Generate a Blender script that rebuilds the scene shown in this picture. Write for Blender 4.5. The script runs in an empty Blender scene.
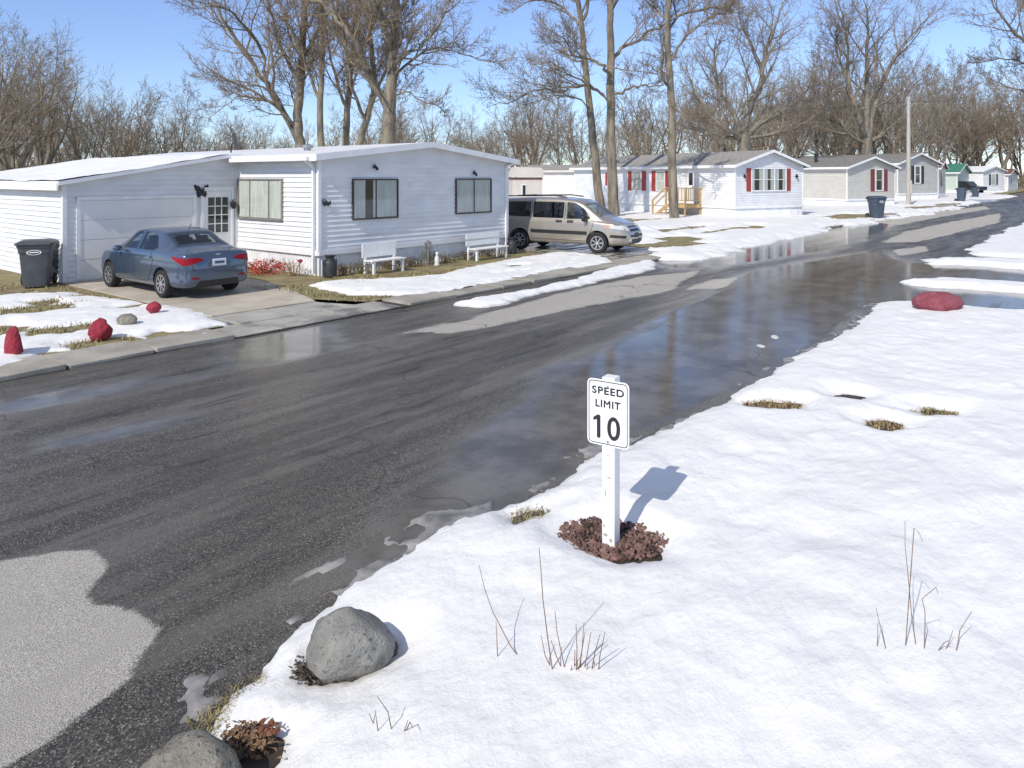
import bpy, bmesh, math, random
import numpy as np
from mathutils import Vector, Matrix
from mathutils.bvhtree import BVHTree

R = math.radians
rnd = random.Random(7)
sc = bpy.context.scene
COL = sc.collection
F, HOR, H = 742.0, 177.0, 2.5            # focal length in pixels, eye line, camera height
A = math.atan2(596, 742)
FW = Vector((math.cos(A), math.sin(A), 0))
RT = Vector((math.sin(A), -math.cos(A), 0))


def G(px, py, h=0.0):
    """ground point (height h) seen at a photo position; world x runs along the road, y away from it"""
    d = F * (H - h) / (py - HOR)
    v = FW * d + RT * ((px - 512) / F * d)
    return (v.x, v.y)


def P(px, py, d):
    v = FW * d + RT * ((px - 512) / F * d)
    return Vector((v.x, v.y, H - (py - HOR) / F * d))


def on_wall(px, py, o, e):
    """(distance along, height) on the vertical wall through o with direction e"""
    k = (px - 512) / F
    r = FW + RT * k
    den = r.x * e[1] - r.y * e[0]
    d = (o[0] * e[1] - o[1] * e[0]) / den
    p = r * d
    a = (p.x - o[0]) * e[0] + (p.y - o[1]) * e[1]
    return a, H - (py - HOR) / F * d


# ------------------------------------------------------------------ object helpers
def link(o):
    COL.objects.link(o)
    return o


def tag(o, label=None, cat=None, group=None, kind=None):
    if label: o['label'] = label
    if cat: o['category'] = cat
    if group: o['group'] = group
    if kind: o['kind'] = kind
    return o


def thing(name, label, cat, loc=(0, 0, 0), rz=0.0, group=None):
    o = bpy.data.objects.new(name, None)
    o.empty_display_size = 0.2
    o.location = loc
    o.rotation_euler = (0, 0, rz)
    link(o)
    return tag(o, label, cat, group)


def copy_tree(o, parent=None):
    c = o.copy()
    link(c)
    if parent is not None: c.parent = parent
    for ch in list(o.children):
        copy_tree(ch, c)
    return c


class MB:
    """collects shapes into one mesh"""
    def __init__(s):
        s.v, s.f = [], []

    def add(s, verts, faces):
        b = len(s.v)
        s.v.extend([tuple(q) for q in verts])
        s.f.extend([tuple(i + b for i in fc) for fc in faces])

    def box(s, c, size, rz=0.0, rx=0.0, ry=0.0, taper=1.0):
        hx, hy, hz = size[0] / 2, size[1] / 2, size[2] / 2
        m = Matrix.Translation(c) @ Matrix.Rotation(rz, 4, 'Z') @ Matrix.Rotation(ry, 4, 'Y') @ Matrix.Rotation(rx, 4, 'X')
        vs = []
        for z in (-hz, hz):
            k = taper if z > 0 else 1.0
            for x, y in ((-hx, -hy), (hx, -hy), (hx, hy), (-hx, hy)):
                vs.append(m @ Vector((x * k, y * k, z)))
        s.add(vs, [(3, 2, 1, 0), (4, 5, 6, 7), (0, 1, 5, 4), (1, 2, 6, 5), (2, 3, 7, 6), (3, 0, 4, 7)])
        return s

    def bb(s, x0, x1, y0, y1, z0, z1):
        return s.box(((x0 + x1) / 2, (y0 + y1) / 2, (z0 + z1) / 2), (abs(x1 - x0), abs(y1 - y0), abs(z1 - z0)))

    def bar(s, a, b, w, t=None, up=(0, 0, 1)):
        a, b = Vector(a), Vector(b)
        t = t or w
        d = (b - a).normalized()
        u = Vector(up)
        if abs(d.dot(u)) > .98: u = Vector((1, 0, 0))
        sx = d.cross(u).normalized() * w / 2
        sz = sx.cross(d).normalized() * t / 2
        vs = [p + i * sx + j * sz for p in (a, b) for i, j in ((-1, -1), (1, -1), (1, 1), (-1, 1))]
        s.add(vs, [(3, 2, 1, 0), (4, 5, 6, 7), (0, 1, 5, 4), (1, 2, 6, 5), (2, 3, 7, 6), (3, 0, 4, 7)])
        return s

    def tube(s, pts, radii, n=6, cap=True):
        pts = [Vector(p) for p in pts]
        if not hasattr(radii, '__len__'): radii = [radii] * len(pts)
        vs, fs = [], []
        ref = None
        for i, p in enumerate(pts):
            d = (pts[min(i + 1, len(pts) - 1)] - pts[max(i - 1, 0)])
            if d.length < 1e-9: d = Vector((0, 0, 1))
            d.normalize()
            if ref is None:
                ref = Vector((1, 0, 0)) if abs(d.x) < .8 else Vector((0, 1, 0))
            a = (ref - d * ref.dot(d))
            if a.length < 1e-6: a = d.orthogonal()
            a.normalize()
            ref = a
            b = d.cross(a)
            for k in range(n):
                t = 2 * math.pi * k / n
                vs.append(p + (a * math.cos(t) + b * math.sin(t)) * radii[i])
        for i in range(len(pts) - 1):
            for k in range(n):
                k2 = (k + 1) % n
                fs.append((i * n + k, i * n + k2, (i + 1) * n + k2, (i + 1) * n + k))
        if cap:
            fs.append(tuple(range(n - 1, -1, -1)))
            m = (len(pts) - 1) * n
            fs.append(tuple(m + k for k in range(n)))
        s.add(vs, fs)
        return s

    def lathe(s, prof, n=24, m=None):
        """prof: list of (radius, z); about local z, then placed by matrix m"""
        m = m or Matrix.Identity(4)
        vs, fs = [], []
        for r, z in prof:
            for k in range(n):
                t = 2 * math.pi * k / n
                vs.append(m @ Vector((r * math.cos(t), r * math.sin(t), z)))
        for i in range(len(prof) - 1):
            for k in range(n):
                k2 = (k + 1) % n
                fs.append((i * n + k, i * n + k2, (i + 1) * n + k2, (i + 1) * n + k))
        if prof[0][0] > 1e-4: fs.append(tuple(range(n - 1, -1, -1)))
        if prof[-1][0] > 1e-4: fs.append(tuple((len(prof) - 1) * n + k for k in range(n)))
        s.add(vs, fs)
        return s

    def prism(s, poly, m, depth):
        """poly in local (x, z), pushed by depth along local y"""
        n = len(poly)
        vs = [m @ Vector((x, 0, z)) for x, z in poly] + [m @ Vector((x, depth, z)) for x, z in poly]
        fs = [tuple(range(n)), tuple(range(2 * n - 1, n - 1, -1))]
        for i in range(n):
            j = (i + 1) % n
            fs.append((j, i, n + i, n + j))
        s.add(vs, fs)
        return s

    def build(s, name, mat, parent=None, smooth=False, bevel=0.0, fix=True):
        me = bpy.data.meshes.new(name)
        me.from_pydata(s.v, [], s.f)
        if fix:
            bm = bmesh.new(); bm.from_mesh(me)
            bmesh.ops.recalc_face_normals(bm, faces=bm.faces)
            if bevel:
                ed = [e for e in bm.edges if len(e.link_faces) == 2 and e.calc_face_angle(0) > .5]
                bmesh.ops.bevel(bm, geom=ed, offset=bevel, segments=2, profile=.6, affect='EDGES', clamp_overlap=True)
            bm.to_mesh(me); bm.free()
        me.materials.append(mat)
        if smooth:
            me.polygons.foreach_set('use_smooth', [True] * len(me.polygons))
            if smooth is not True:
                me.set_sharp_from_angle(angle=R(smooth))
        o = link(bpy.data.objects.new(name, me))
        if parent is not None: o.parent = parent
        return o


# ------------------------------------------------------------------ materials
def nt(name):
    m = bpy.data.materials.new(name)
    m.use_nodes = True
    t = m.node_tree
    b = t.nodes['Principled BSDF']
    return m, t, b


def nd(t, typ, **kw):
    n = t.nodes.new(typ)
    for k, v in kw.items():
        if k in n.inputs.keys() if hasattr(n.inputs, 'keys') else False:
            n.inputs[k].default_value = v
        else:
            setattr(n, k, v)
    return n


def noise(t, vec, scale, detail=4, rough=.55):
    n = t.nodes.new('ShaderNodeTexNoise')
    n.inputs['Scale'].default_value = scale
    n.inputs['Detail'].default_value = detail
    n.inputs['Roughness'].default_value = rough
    t.links.new(vec, n.inputs['Vector'])
    return n.outputs['Fac']


def math_(t, op, a, b=None, clamp=False):
    n = t.nodes.new('ShaderNodeMath')
    n.operation = op
    n.use_clamp = clamp
    for i, v in enumerate((a, b)):
        if v is None: continue
        if isinstance(v, (int, float)): n.inputs[i].default_value = v
        else: t.links.new(v, n.inputs[i])
    return n.outputs[0]


def ramp(t, x, lo, hi, a=0.0, b=1.0, smooth=True):
    n = t.nodes.new('ShaderNodeMapRange')
    n.interpolation_type = 'SMOOTHSTEP' if smooth else 'LINEAR'
    t.links.new(x, n.inputs[0])
    for i, v in ((1, lo), (2, hi), (3, a), (4, b)): n.inputs[i].default_value = v
    return n.outputs[0]


def mix(t, fac, a, b, blend='MIX'):
    n = t.nodes.new('ShaderNodeMix')
    n.data_type = 'RGBA'
    n.blend_type = blend
    if isinstance(fac, (int, float)): n.inputs[0].default_value = fac
    else: t.links.new(fac, n.inputs[0])
    for i, v in ((6, a), (7, b)):
        if isinstance(v, tuple): n.inputs[i].default_value = v if len(v) == 4 else (*v, 1)
        else: t.links.new(v, n.inputs[i])
    return n.outputs[2]


def mixf(t, fac, a, b):
    n = t.nodes.new('ShaderNodeMix')
    n.data_type = 'FLOAT'
    t.links.new(fac, n.inputs[0])
    for i, v in ((2, a), (3, b)):
        if isinstance(v, (int, float)): n.inputs[i].default_value = v
        else: t.links.new(v, n.inputs[i])
    return n.outputs[0]


def bump(t, b, h, strength, dist=.01):
    n = t.nodes.new('ShaderNodeBump')
    n.inputs['Distance'].default_value = dist
    if isinstance(strength, (int, float)): n.inputs['Strength'].default_value = strength
    else: t.links.new(strength, n.inputs['Strength'])
    t.links.new(h, n.inputs['Height'])
    t.links.new(n.outputs[0], b.inputs['Normal'])


def coords(t, which='Object', scale=None):
    c = t.nodes.new('ShaderNodeTexCoord')
    if which == 'World':
        g = t.nodes.new('ShaderNodeNewGeometry')
        v = g.outputs['Position']
    else:
        v = c.outputs[which]
    if scale:
        m = t.nodes.new('ShaderNodeMapping')
        m.inputs['Scale'].default_value = scale
        t.links.new(v, m.inputs[0])
        v = m.outputs[0]
    return v


def M(name, col, rough=.6, var=.12, scale=6.0, bmp=0.0, bscale=60.0, metal=0.0, spec=.5, coat=0.0, stretch=None, rvar=0.0):
    m, t, b = nt(name)
    v = coords(t, 'Object', stretch)
    n = noise(t, v, scale, 5)
    lo = tuple(c * (1 - var) for c in col); hi = tuple(min(1, c * (1 + var)) for c in col)
    t.links.new(mix(t, ramp(t, n, .3, .7), lo, hi), b.inputs['Base Color'])
    b.inputs['Roughness'].default_value = rough
    if rvar: t.links.new(ramp(t, n, .3, .7, rough - rvar, rough + rvar), b.inputs['Roughness'])
    b.inputs['Metallic'].default_value = metal
    b.inputs['Specular IOR Level'].default_value = spec
    if coat:
        b.inputs['Coat Weight'].default_value = coat
        b.inputs['Coat Roughness'].default_value = .04
    if bmp:
        bump(t, b, noise(t, v, bscale, 4), bmp, .01)
    return m


MT = {}
MT['vinyl'] = M('white_vinyl', (.76, .765, .765), .45, .075, 1.1, .05, 30, stretch=(1, 1, 3))
MT['vinyl_aged'] = M('aged_vinyl', (.74, .74, .72), .5, .07, 1.0, .05, 30, stretch=(1, 1, 3))
MT['skirt'] = M('white_skirting', (.76, .77, .78), .5, .09, 2.0)
MT['trim'] = M('white_trim', (.82, .82, .82), .4, .05, 3)
MT['beige'] = M('beige_siding', (.56, .54, .49), .5, .06, 1.2, stretch=(1, 1, 3))
MT['greige'] = M('grey_beige_siding', (.47, .46, .42), .5, .06, 1.2, stretch=(1, 1, 3))
MT['tan'] = M('tan_siding', (.50, .46, .38), .5, .06, 1.2)
MT['pale'] = M('pale_siding', (.66, .65, .62), .5, .06, 1.2)
MT['mint'] = M('pale_green_siding', (.45, .52, .46), .5, .06, 1.2)
MT['shed'] = M('cream_panel', (.62, .57, .52), .55, .06, 2)
MT['shingle'] = M('grey_shingle', (.29, .275, .25), .9, .25, 5, .4, 60)
MT['dshingle'] = M('dark_shingle', (.20, .19, .175), .9, .25, 5, .4, 60)
MT['green_roof'] = M('green_roof', (.05, .20, .14), .6, .15, 3)
MT['brown_roof'] = M('brown_roof', (.17, .08, .045), .8, .2, 3)
MT['band'] = M('brown_band', (.22, .13, .10), .7, .15, 3)
MT['red'] = M('red_paint', (.36, .055, .045), .5, .12, 8)
MT['maroon'] = M('maroon_paint', (.22, .05, .06), .5, .12, 8)
MT['black_paint'] = M('black_paint', (.03, .03, .035), .45, .2, 8)
MT['dark'] = M('dark_metal', (.02, .02, .022), .5, .2, 12)
MT['door_panel'] = M('garage_panel', (.78, .77, .75), .5, .05, 1.5)
MT['wood'] = M('new_lumber', (.50, .33, .15), .6, .2, 6, .2, 60, stretch=(1, 1, 1))
MT['white_wood'] = M('white_painted_wood', (.80, .80, .78), .5, .06, 9, .15, 50)
MT['pole'] = M('pole_wood', (.43, .405, .365), .75, .18, 3, .3, 40, stretch=(6, 6, .6))
MT['bin'] = M('bin_plastic', (.075, .082, .095), .5, .15, 4, .1, 80)
MT['bin_blue'] = M('blue_bin_plastic', (.06, .085, .12), .5, .15, 4)
MT['rubber'] = M('rubber', (.018, .018, .019), .75, .25, 20)
MT['plastic'] = M('black_plastic', (.022, .022, .024), .5, .2, 15)
MT['rim'] = M('silver_rim', (.62, .62, .64), .3, .05, 10, metal=.8)
MT['sedan'] = M('slate_blue_paint', (.085, .125, .195), .2, .03, 3, metal=.55, coat=1.0)
MT['van'] = M('champagne_paint', (.43, .39, .335), .26, .03, 3, metal=.5, coat=.9)
MT['tail'] = M('red_lens', (.26, .004, .012), .25, .1, 20, spec=.3)
MT['lens'] = M('clear_lens', (.62, .62, .60), .12, .1, 30, coat=.8)
MT['amber'] = M('amber_lens', (.70, .30, .12), .2, .1, 20)
MT['chrome'] = M('chrome', (.75, .75, .76), .15, .02, 10, metal=1)
MT['carglass'] = M('tinted_glass', (.022, .028, .030), .04, .1, 2, spec=.8)
MT['carglass_green'] = M('green_glass', (.035, .055, .052), .04, .1, 2, spec=.9)
MT['plate'] = M('number_plate', (.62, .66, .74), .35, .1, 60)
MT['sign'] = M('sign_sheet', (.84, .84, .84), .35, .02, 6)
MT['ink'] = M('sign_ink', (.025, .025, .027), .45, .1, 20)
MT['wink'] = M('white_mark', (.72, .72, .72), .5, .05, 20)
MT['zinc'] = M('zinc_bolt', (.4, .4, .4), .4, .1, 40, metal=.8)
MT['blind'] = M('vertical_blind', (.66, .68, .66), .8, .12, 5, stretch=(3, 3, .3))
MT['curtain'] = M('cream_curtain', (.74, .73, .66), .8, .1, 5, stretch=(3, 3, .3))
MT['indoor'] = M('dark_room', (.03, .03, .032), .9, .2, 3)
MT['alu'] = M('aluminium_frame', (.28, .25, .21), .45, .15, 6, metal=.2)
MT['bronze'] = M('bronze_frame', (.06, .05, .045), .5, .2, 6)
MT['pot'] = M('black_pot', (.03, .032, .034), .55, .3, 6)
MT['dish'] = M('dish_grey', (.16, .16, .17), .5, .1, 6)
MT['twig'] = M('dry_stalk', (.20, .12, .07), .8, .3, 20)
MT['straw'] = M('straw', (.34, .25, .13), .85, .3, 20)
MT['grass'] = M('winter_grass', (.30, .25, .12), .85, .4, 9)
MT['leaf'] = M('evergreen_leaf', (.10, .12, .035), .7, .4, 12)
MT['deadleaf'] = M('dead_leaf', (.19, .115, .065), .8, .45, 14)
MT['darkleaf'] = M('dark_leaf', (.055, .045, .03), .8, .4, 12)
MT['flower_red'] = M('red_flower', (.50, .045, .04), .6, .3, 20)
MT['flower_pink'] = M('pink_flower', (.65, .10, .22), .6, .2, 20)
MT['stone_white'] = M('white_stone', (.66, .64, .60), .7, .1, 20)
MT['truck'] = M('black_truck_paint', (.018, .02, .024), .25, .1, 4, coat=.6)
MT['cable'] = M('cable', (.03, .03, .03), .6, .1, 4)


def glass_mat():
    m, t, b = nt('window_glass')
    t.nodes.remove(b)
    out = t.nodes['Material Output']
    fr = nd(t, 'ShaderNodeLayerWeight'); fr.inputs['Blend'].default_value = .5
    tr = nd(t, 'ShaderNodeBsdfTransparent'); tr.inputs[0].default_value = (.84, .87, .86, 1)
    gl = nd(t, 'ShaderNodeBsdfGlossy'); gl.inputs['Roughness'].default_value = .03
    mx = nd(t, 'ShaderNodeMixShader')
    t.links.new(math_(t, 'ADD', math_(t, 'MULTIPLY', math_(t, 'POWER', fr.outputs['Facing'], 4.0), .8), .10, True), mx.inputs[0])
    t.links.new(tr.outputs[0], mx.inputs[1]); t.links.new(gl.outputs[0], mx.inputs[2])
    t.links.new(mx.outputs[0], out.inputs['Surface'])
    return m


MT['glass'] = glass_mat()


def auto_glass(name, tint):
    m, t, b = nt(name)
    t.nodes.remove(b)
    fr = nd(t, 'ShaderNodeLayerWeight'); fr.inputs['Blend'].default_value = .5
    tr = nd(t, 'ShaderNodeBsdfTransparent'); tr.inputs[0].default_value = (*tint, 1)
    gl = nd(t, 'ShaderNodeBsdfGlossy'); gl.inputs['Roughness'].default_value = .02
    mx = nd(t, 'ShaderNodeMixShader')
    t.links.new(math_(t, 'ADD', math_(t, 'MULTIPLY', math_(t, 'POWER', fr.outputs['Facing'], 4.0), .8), .09, True), mx.inputs[0])
    t.links.new(tr.outputs[0], mx.inputs[1]); t.links.new(gl.outputs[0], mx.inputs[2])
    t.links.new(mx.outputs[0], t.nodes['Material Output'].inputs['Surface'])
    return m


MT['auto_clear'] = auto_glass('auto_glass', (.72, .78, .76))
MT['auto_dark'] = auto_glass('privacy_glass', (.16, .17, .18))
MT['seat'] = M('dark_upholstery', (.045, .05, .06), .8, .2, 8)
MT['seat_grey'] = M('grey_upholstery', (.14, .13, .12), .8, .2, 8)


def bark_mat(name, a, b_, moss):
    m, t, b = nt(name)
    v = coords(t, 'Object', (1, 1, .25))
    n1 = noise(t, v, 3.2, 6, .65)
    c = mix(t, ramp(t, n1, .32, .68), a, b_)
    v2 = coords(t, 'Object')
    c = mix(t, math_(t, 'MULTIPLY', ramp(t, noise(t, v2, .8, 5, .6), .5, .66), .5), c, moss)
    t.links.new(c, b.inputs['Base Color'])
    b.inputs['Roughness'].default_value = .9
    bump(t, b, noise(t, v, 9, 5), .8, .05)
    return m


MT['bark'] = bark_mat('bark', (.11, .092, .072), (.30, .26, .205), (.31, .255, .13))
MT['bark_grey'] = bark_mat('bark_grey', (.11, .098, .082), (.27, .24, .20), (.24, .205, .13))
MT['twigs'] = M('fine_twigs', (.25, .20, .14), .9, .3, .5)
MT['twigs_grey'] = M('fine_twigs_grey', (.25, .21, .16), .9, .3, .4)
MT['twigs_red'] = M('fine_twigs_brown', (.25, .195, .14), .9, .3, .4)


def rock_mat(name, lo, hi, speck, crack=None):
    m, t, b = nt(name)
    v = coords(t, 'Object')
    c = mix(t, ramp(t, noise(t, v, 3.5, 7, .7), .3, .7), lo, hi)
    c = mix(t, ramp(t, noise(t, v, 45, 3, .6), .56, .68), c, speck)
    t.links.new(c, b.inputs['Base Color'])
    b.inputs['Roughness'].default_value = .85
    bump(t, b, math_(t, 'ADD', noise(t, v, 9, 8, .65), math_(t, 'MULTIPLY', noise(t, v, 60, 3), .25)), .7, .05)
    return m


MT['rock'] = rock_mat('granite', (.17, .165, .15), (.33, .32, .29), (.12, .12, .11))
MT['rock_brown'] = rock_mat('weathered_stone', (.13, .12, .09), (.34, .32, .27), (.09, .085, .07))
MT['rock_red'] = rock_mat('red_painted_stone', (.22, .014, .03), (.34, .028, .05), (.40, .07, .08))
MT['rock_faded'] = rock_mat('faded_red_stone', (.19, .035, .055), (.30, .085, .105), (.33, .13, .14))
MT['lava'] = M('lava_rock', (.17, .098, .082), .95, .6, 14, .8, 90)
MT['brick_bit'] = M('rust_red_bits', (.20, .075, .045), .9, .4, 12)


def snow_mat():
    m, t, b = nt('snow')
    v = coords(t, 'World')
    n = noise(t, v, 1.1, 6, .6)
    dirt = t.nodes.new('ShaderNodeAttribute'); dirt.attribute_name = 'edge'
    c = mix(t, ramp(t, n, .35, .7), (.80, .795, .775), (.87, .865, .845))
    e = math_(t, 'MULTIPLY', ramp(t, math_(t, 'ADD', dirt.outputs['Fac'], math_(t, 'MULTIPLY', noise(t, v, 9, 4), -.12)), .02, -.09), .7)
    c = mix(t, e, c, (.42, .40, .37))
    t.links.new(c, b.inputs['Base Color'])
    c = mix(t, math_(t, 'MULTIPLY', ramp(t, noise(t, v, 22, 2, .5), .71, .76), .55), c, (.30, .26, .20))
    b.inputs['Roughness'].default_value = .55
    b.inputs['Specular IOR Level'].default_value = .35
    b.inputs['Subsurface Weight'].default_value = .0
    v2 = coords(t, 'World', (1.0, 1.6, 1))
    h = math_(t, 'ADD', noise(t, v2, 5, 5, .5), math_(t, 'MULTIPLY', noise(t, v, 70, 3, .6), .10))
    bump(t, b, h, .6, .045)
    return m


MT['snow'] = snow_mat()
MT['roofsnow'] = MT['snow']
MT['slush'] = M('slush', (.25, .24, .225), .25, .5, 5, .4, 60)


def ground_mat():
    m, t, b = nt('winter_lawn')
    v = coords(t, 'World')
    c = mix(t, ramp(t, noise(t, v, 2.2, 6, .6), .3, .7), (.15, .115, .06), (.36, .29, .14))
    c = mix(t, ramp(t, noise(t, v, .7, 4), .5, .62), c, (.24, .23, .085))
    c = mix(t, ramp(t, noise(t, v, 40, 3), .45, .7), c, (.33, .28, .16))
    t.links.new(c, b.inputs['Base Color'])
    b.inputs['Roughness'].default_value = .9
    bump(t, b, noise(t, v, 35, 5, .7), .9, .04)
    return m


MT['lawn'] = ground_mat()


def road_mat():
    m, t, b = nt('wet_asphalt')
    v = coords(t, 'World')
    vs = coords(t, 'World', (.22, 1.5, 1))
    ad = t.nodes.new('ShaderNodeAttribute'); ad.attribute_name = 'dry'
    ap = t.nodes.new('ShaderNodeAttribute'); ap.attribute_name = 'puddle'
    n1 = noise(t, v, 1.6, 6, .65)
    n2 = noise(t, v, 7, 5, .6)
    wig = math_(t, 'ADD', math_(t, 'MULTIPLY', math_(t, 'SUBTRACT', n1, .5), .30), math_(t, 'MULTIPLY', math_(t, 'SUBTRACT', n2, .5), .14))
    stre = noise(t, vs, 1.0, 6, .65)
    grain = noise(t, v, 170, 2, .8)
    dwig = math_(t, 'ADD', wig, math_(t, 'ADD', math_(t, 'MULTIPLY', math_(t, 'SUBTRACT', grain, .5), .42), math_(t, 'MULTIPLY', math_(t, 'SUBTRACT', noise(t, coords(t, 'World', (.3, 2.4, 1)), 1.3, 5, .6), .5), .75)))
    dry = ramp(t, math_(t, 'ADD', ad.outputs['Fac'], dwig), -.02, .08)
    pwig = math_(t, 'MULTIPLY', math_(t, 'SUBTRACT', stre, .5), 1.5)
    pud = ramp(t, math_(t, 'ADD', ap.outputs['Fac'], math_(t, 'ADD', pwig, math_(t, 'MULTIPLY', wig, .5))), -.30, .25)
    grain2 = noise(t, v, 30, 4, .7)
    vg = nd(t, 'ShaderNodeTexVoronoi'); vg.inputs['Scale'].default_value = 140
    t.links.new(v, vg.inputs['Vector'])
    spk = nd(t, 'ShaderNodeSeparateColor'); t.links.new(vg.outputs['Color'], spk.inputs[0])
    damp = mix(t, ramp(t, spk.outputs[0], .35, .95), (.032, .028, .023), (.165, .149, .120))
    damp = mix(t, ramp(t, spk.outputs[1], .93, .98), damp, (.36, .335, .285))
    damp = mix(t, math_(t, 'MULTIPLY', ramp(t, grain, .52, .66), .5), damp, (.02, .018, .016))
    damp = mix(t, math_(t, 'MULTIPLY', ramp(t, stre, .42, .66), .6), damp, (.20, .186, .16))
    damp = mix(t, math_(t, 'MULTIPLY', ramp(t, noise(t, vs, 2.3, 5, .6), .55, .68), .7), damp, (.022, .0205, .019))
    dryc = mix(t, ramp(t, grain, .40, .62), (.27, .25, .215), (.70, .665, .59))
    dryc = mix(t, math_(t, 'MULTIPLY', ramp(t, grain2, .60, .72), .4), dryc, (.15, .14, .13))
    c = mix(t, pud, damp, mix(t, ramp(t, n1, .35, .65), (.085, .078, .066), (.165, .153, .132)))
    c = mix(t, dry, c, dryc)
    # fine sealed cracks
    vo = nd(t, 'ShaderNodeTexVoronoi'); vo.feature = 'DISTANCE_TO_EDGE'; vo.inputs['Scale'].default_value = .22
    vv = nd(t, 'ShaderNodeVectorMath'); vv.operation = 'ADD'
    nn = t.nodes.new('ShaderNodeTexNoise'); nn.inputs['Scale'].default_value = 1.2
    t.links.new(v, nn.inputs['Vector'])
    sc_ = nd(t, 'ShaderNodeVectorMath'); sc_.operation = 'SCALE'; sc_.inputs['Scale'].default_value = 1.6
    t.links.new(nn.outputs['Color'], sc_.inputs[0])
    t.links.new(v, vv.inputs[0]); t.links.new(sc_.outputs[0], vv.inputs[1])
    t.links.new(vv.outputs[0], vo.inputs['Vector'])
    crack = ramp(t, vo.outputs['Distance'], .006, .0)
    c = mix(t, math_(t, 'MULTIPLY', crack, .5), c, (.012, .012, .012))
    t.links.new(c, b.inputs['Base Color'])
    film = ramp(t, math_(t, 'ADD', ap.outputs['Fac'], pwig), -1.5, .15)
    rr = ramp(t, noise(t, vs, 1.7, 5, .6), .35, .65, .30, .55)
    rr = mixf(t, film, rr, .13)
    rr = mixf(t, pud, rr, mixf(t, ramp(t, noise(t, vs, .8, 4, .6), .42, .64), .03, .13))
    rr = mixf(t, dry, rr, .9)
    t.links.new(rr, b.inputs['Roughness'])
    b.inputs['IOR'].default_value = 1.4
    st = mixf(t, pud, mixf(t, film, .9, .35), .02)
    hh = math_(t, 'ADD', grain, math_(t, 'MULTIPLY', grain2, .5))
    bump(t, b, hh, st, .012)
    return m


MT['road'] = road_mat()


def concrete_mat(name, lo, hi, wet):
    m, t, b = nt(name)
    v = coords(t, 'World')
    n = noise(t, v, 1.3, 6, .65)
    c = mix(t, ramp(t, n, .3, .7), lo, hi)
    c = mix(t, math_(t, 'MULTIPLY', ramp(t, noise(t, v, 50, 3), .5, .7), .4), c, tuple(k * .6 for k in lo))
    w = ramp(t, noise(t, v, .55, 5, .6), .5 - wet, .62 - wet)
    c = mix(t, w, c, tuple(k * .42 for k in lo))
    t.links.new(c, b.inputs['Base Color'])
    t.links.new(ramp(t, w, 0, 1, .85, .12), b.inputs['Roughness'])
    bump(t, b, noise(t, v, 60, 4), .3, .01)
    return m


MT['concrete'] = concrete_mat('driveway_concrete', (.38, .335, .265), (.54, .485, .40), -.12)
MT['kerb'] = concrete_mat('kerb_concrete', (.26, .24, .20), (.42, .395, .34), -.14)
MT['apron'] = concrete_mat('wet_concrete', (.30, .285, .25), (.46, .44, .39), .02)
MT['dirt'] = M('wet_soil', (.05, .038, .028), .7, .4, 9, .6, 40)


# ------------------------------------------------------------------ terrain fields
def vnoise(x, y, seed=0):
    xi = np.floor(x).astype(np.int64); yi = np.floor(y).astype(np.int64)
    fx = x - xi; fy = y - yi
    fx = fx * fx * (3 - 2 * fx); fy = fy * fy * (3 - 2 * fy)

    def hsh(i, j):
        h = (i * 374761393 + j * 668265263 + seed * 1442695041) & 0xffffffff
        h = ((h ^ (h >> 13)) * 1274126177) & 0xffffffff
        return ((h ^ (h >> 16)) & 0xffff) / 65535.0
    return (hsh(xi, yi) * (1 - fx) + hsh(xi + 1, yi) * fx) * (1 - fy) + (hsh(xi, yi + 1) * (1 - fx) + hsh(xi + 1, yi + 1) * fx) * fy


def fbm(x, y, seed=0, octv=4, gain=.5):
    a, s, n = 1.0, 0.0, 0.0
    for k in range(octv):
        s = s + a * (vnoise(x * 2 ** k, y * 2 ** k, seed + k * 17) - .5)
        n += a
        a *= gain
    return s / n * 2


def sdist(poly, x, y):
    """signed distance to a polygon, positive inside"""
    d = np.full(x.shape, 1e9)
    ins = np.zeros(x.shape, bool)
    n = len(poly)
    for i in range(n):
        x0, y0 = poly[i]; x1, y1 = poly[(i + 1) % n]
        dx, dy = x1 - x0, y1 - y0
        l2 = dx * dx + dy * dy + 1e-12
        t = np.clip(((x - x0) * dx + (y - y0) * dy) / l2, 0, 1)
        d = np.minimum(d, np.hypot(x - x0 - t * dx, y - y0 - t * dy))
        cr = (y0 > y) != (y1 > y)
        with np.errstate(divide='ignore', invalid='ignore'):
            xx = dx * (y - y0) / (dy if dy else 1e-12) + x0
        ins ^= cr & (x < xx)
    return np.where(ins, d, -d)


def pg(pts, h=0.0):
    return [G(px, py, h) for px, py in pts]


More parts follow.
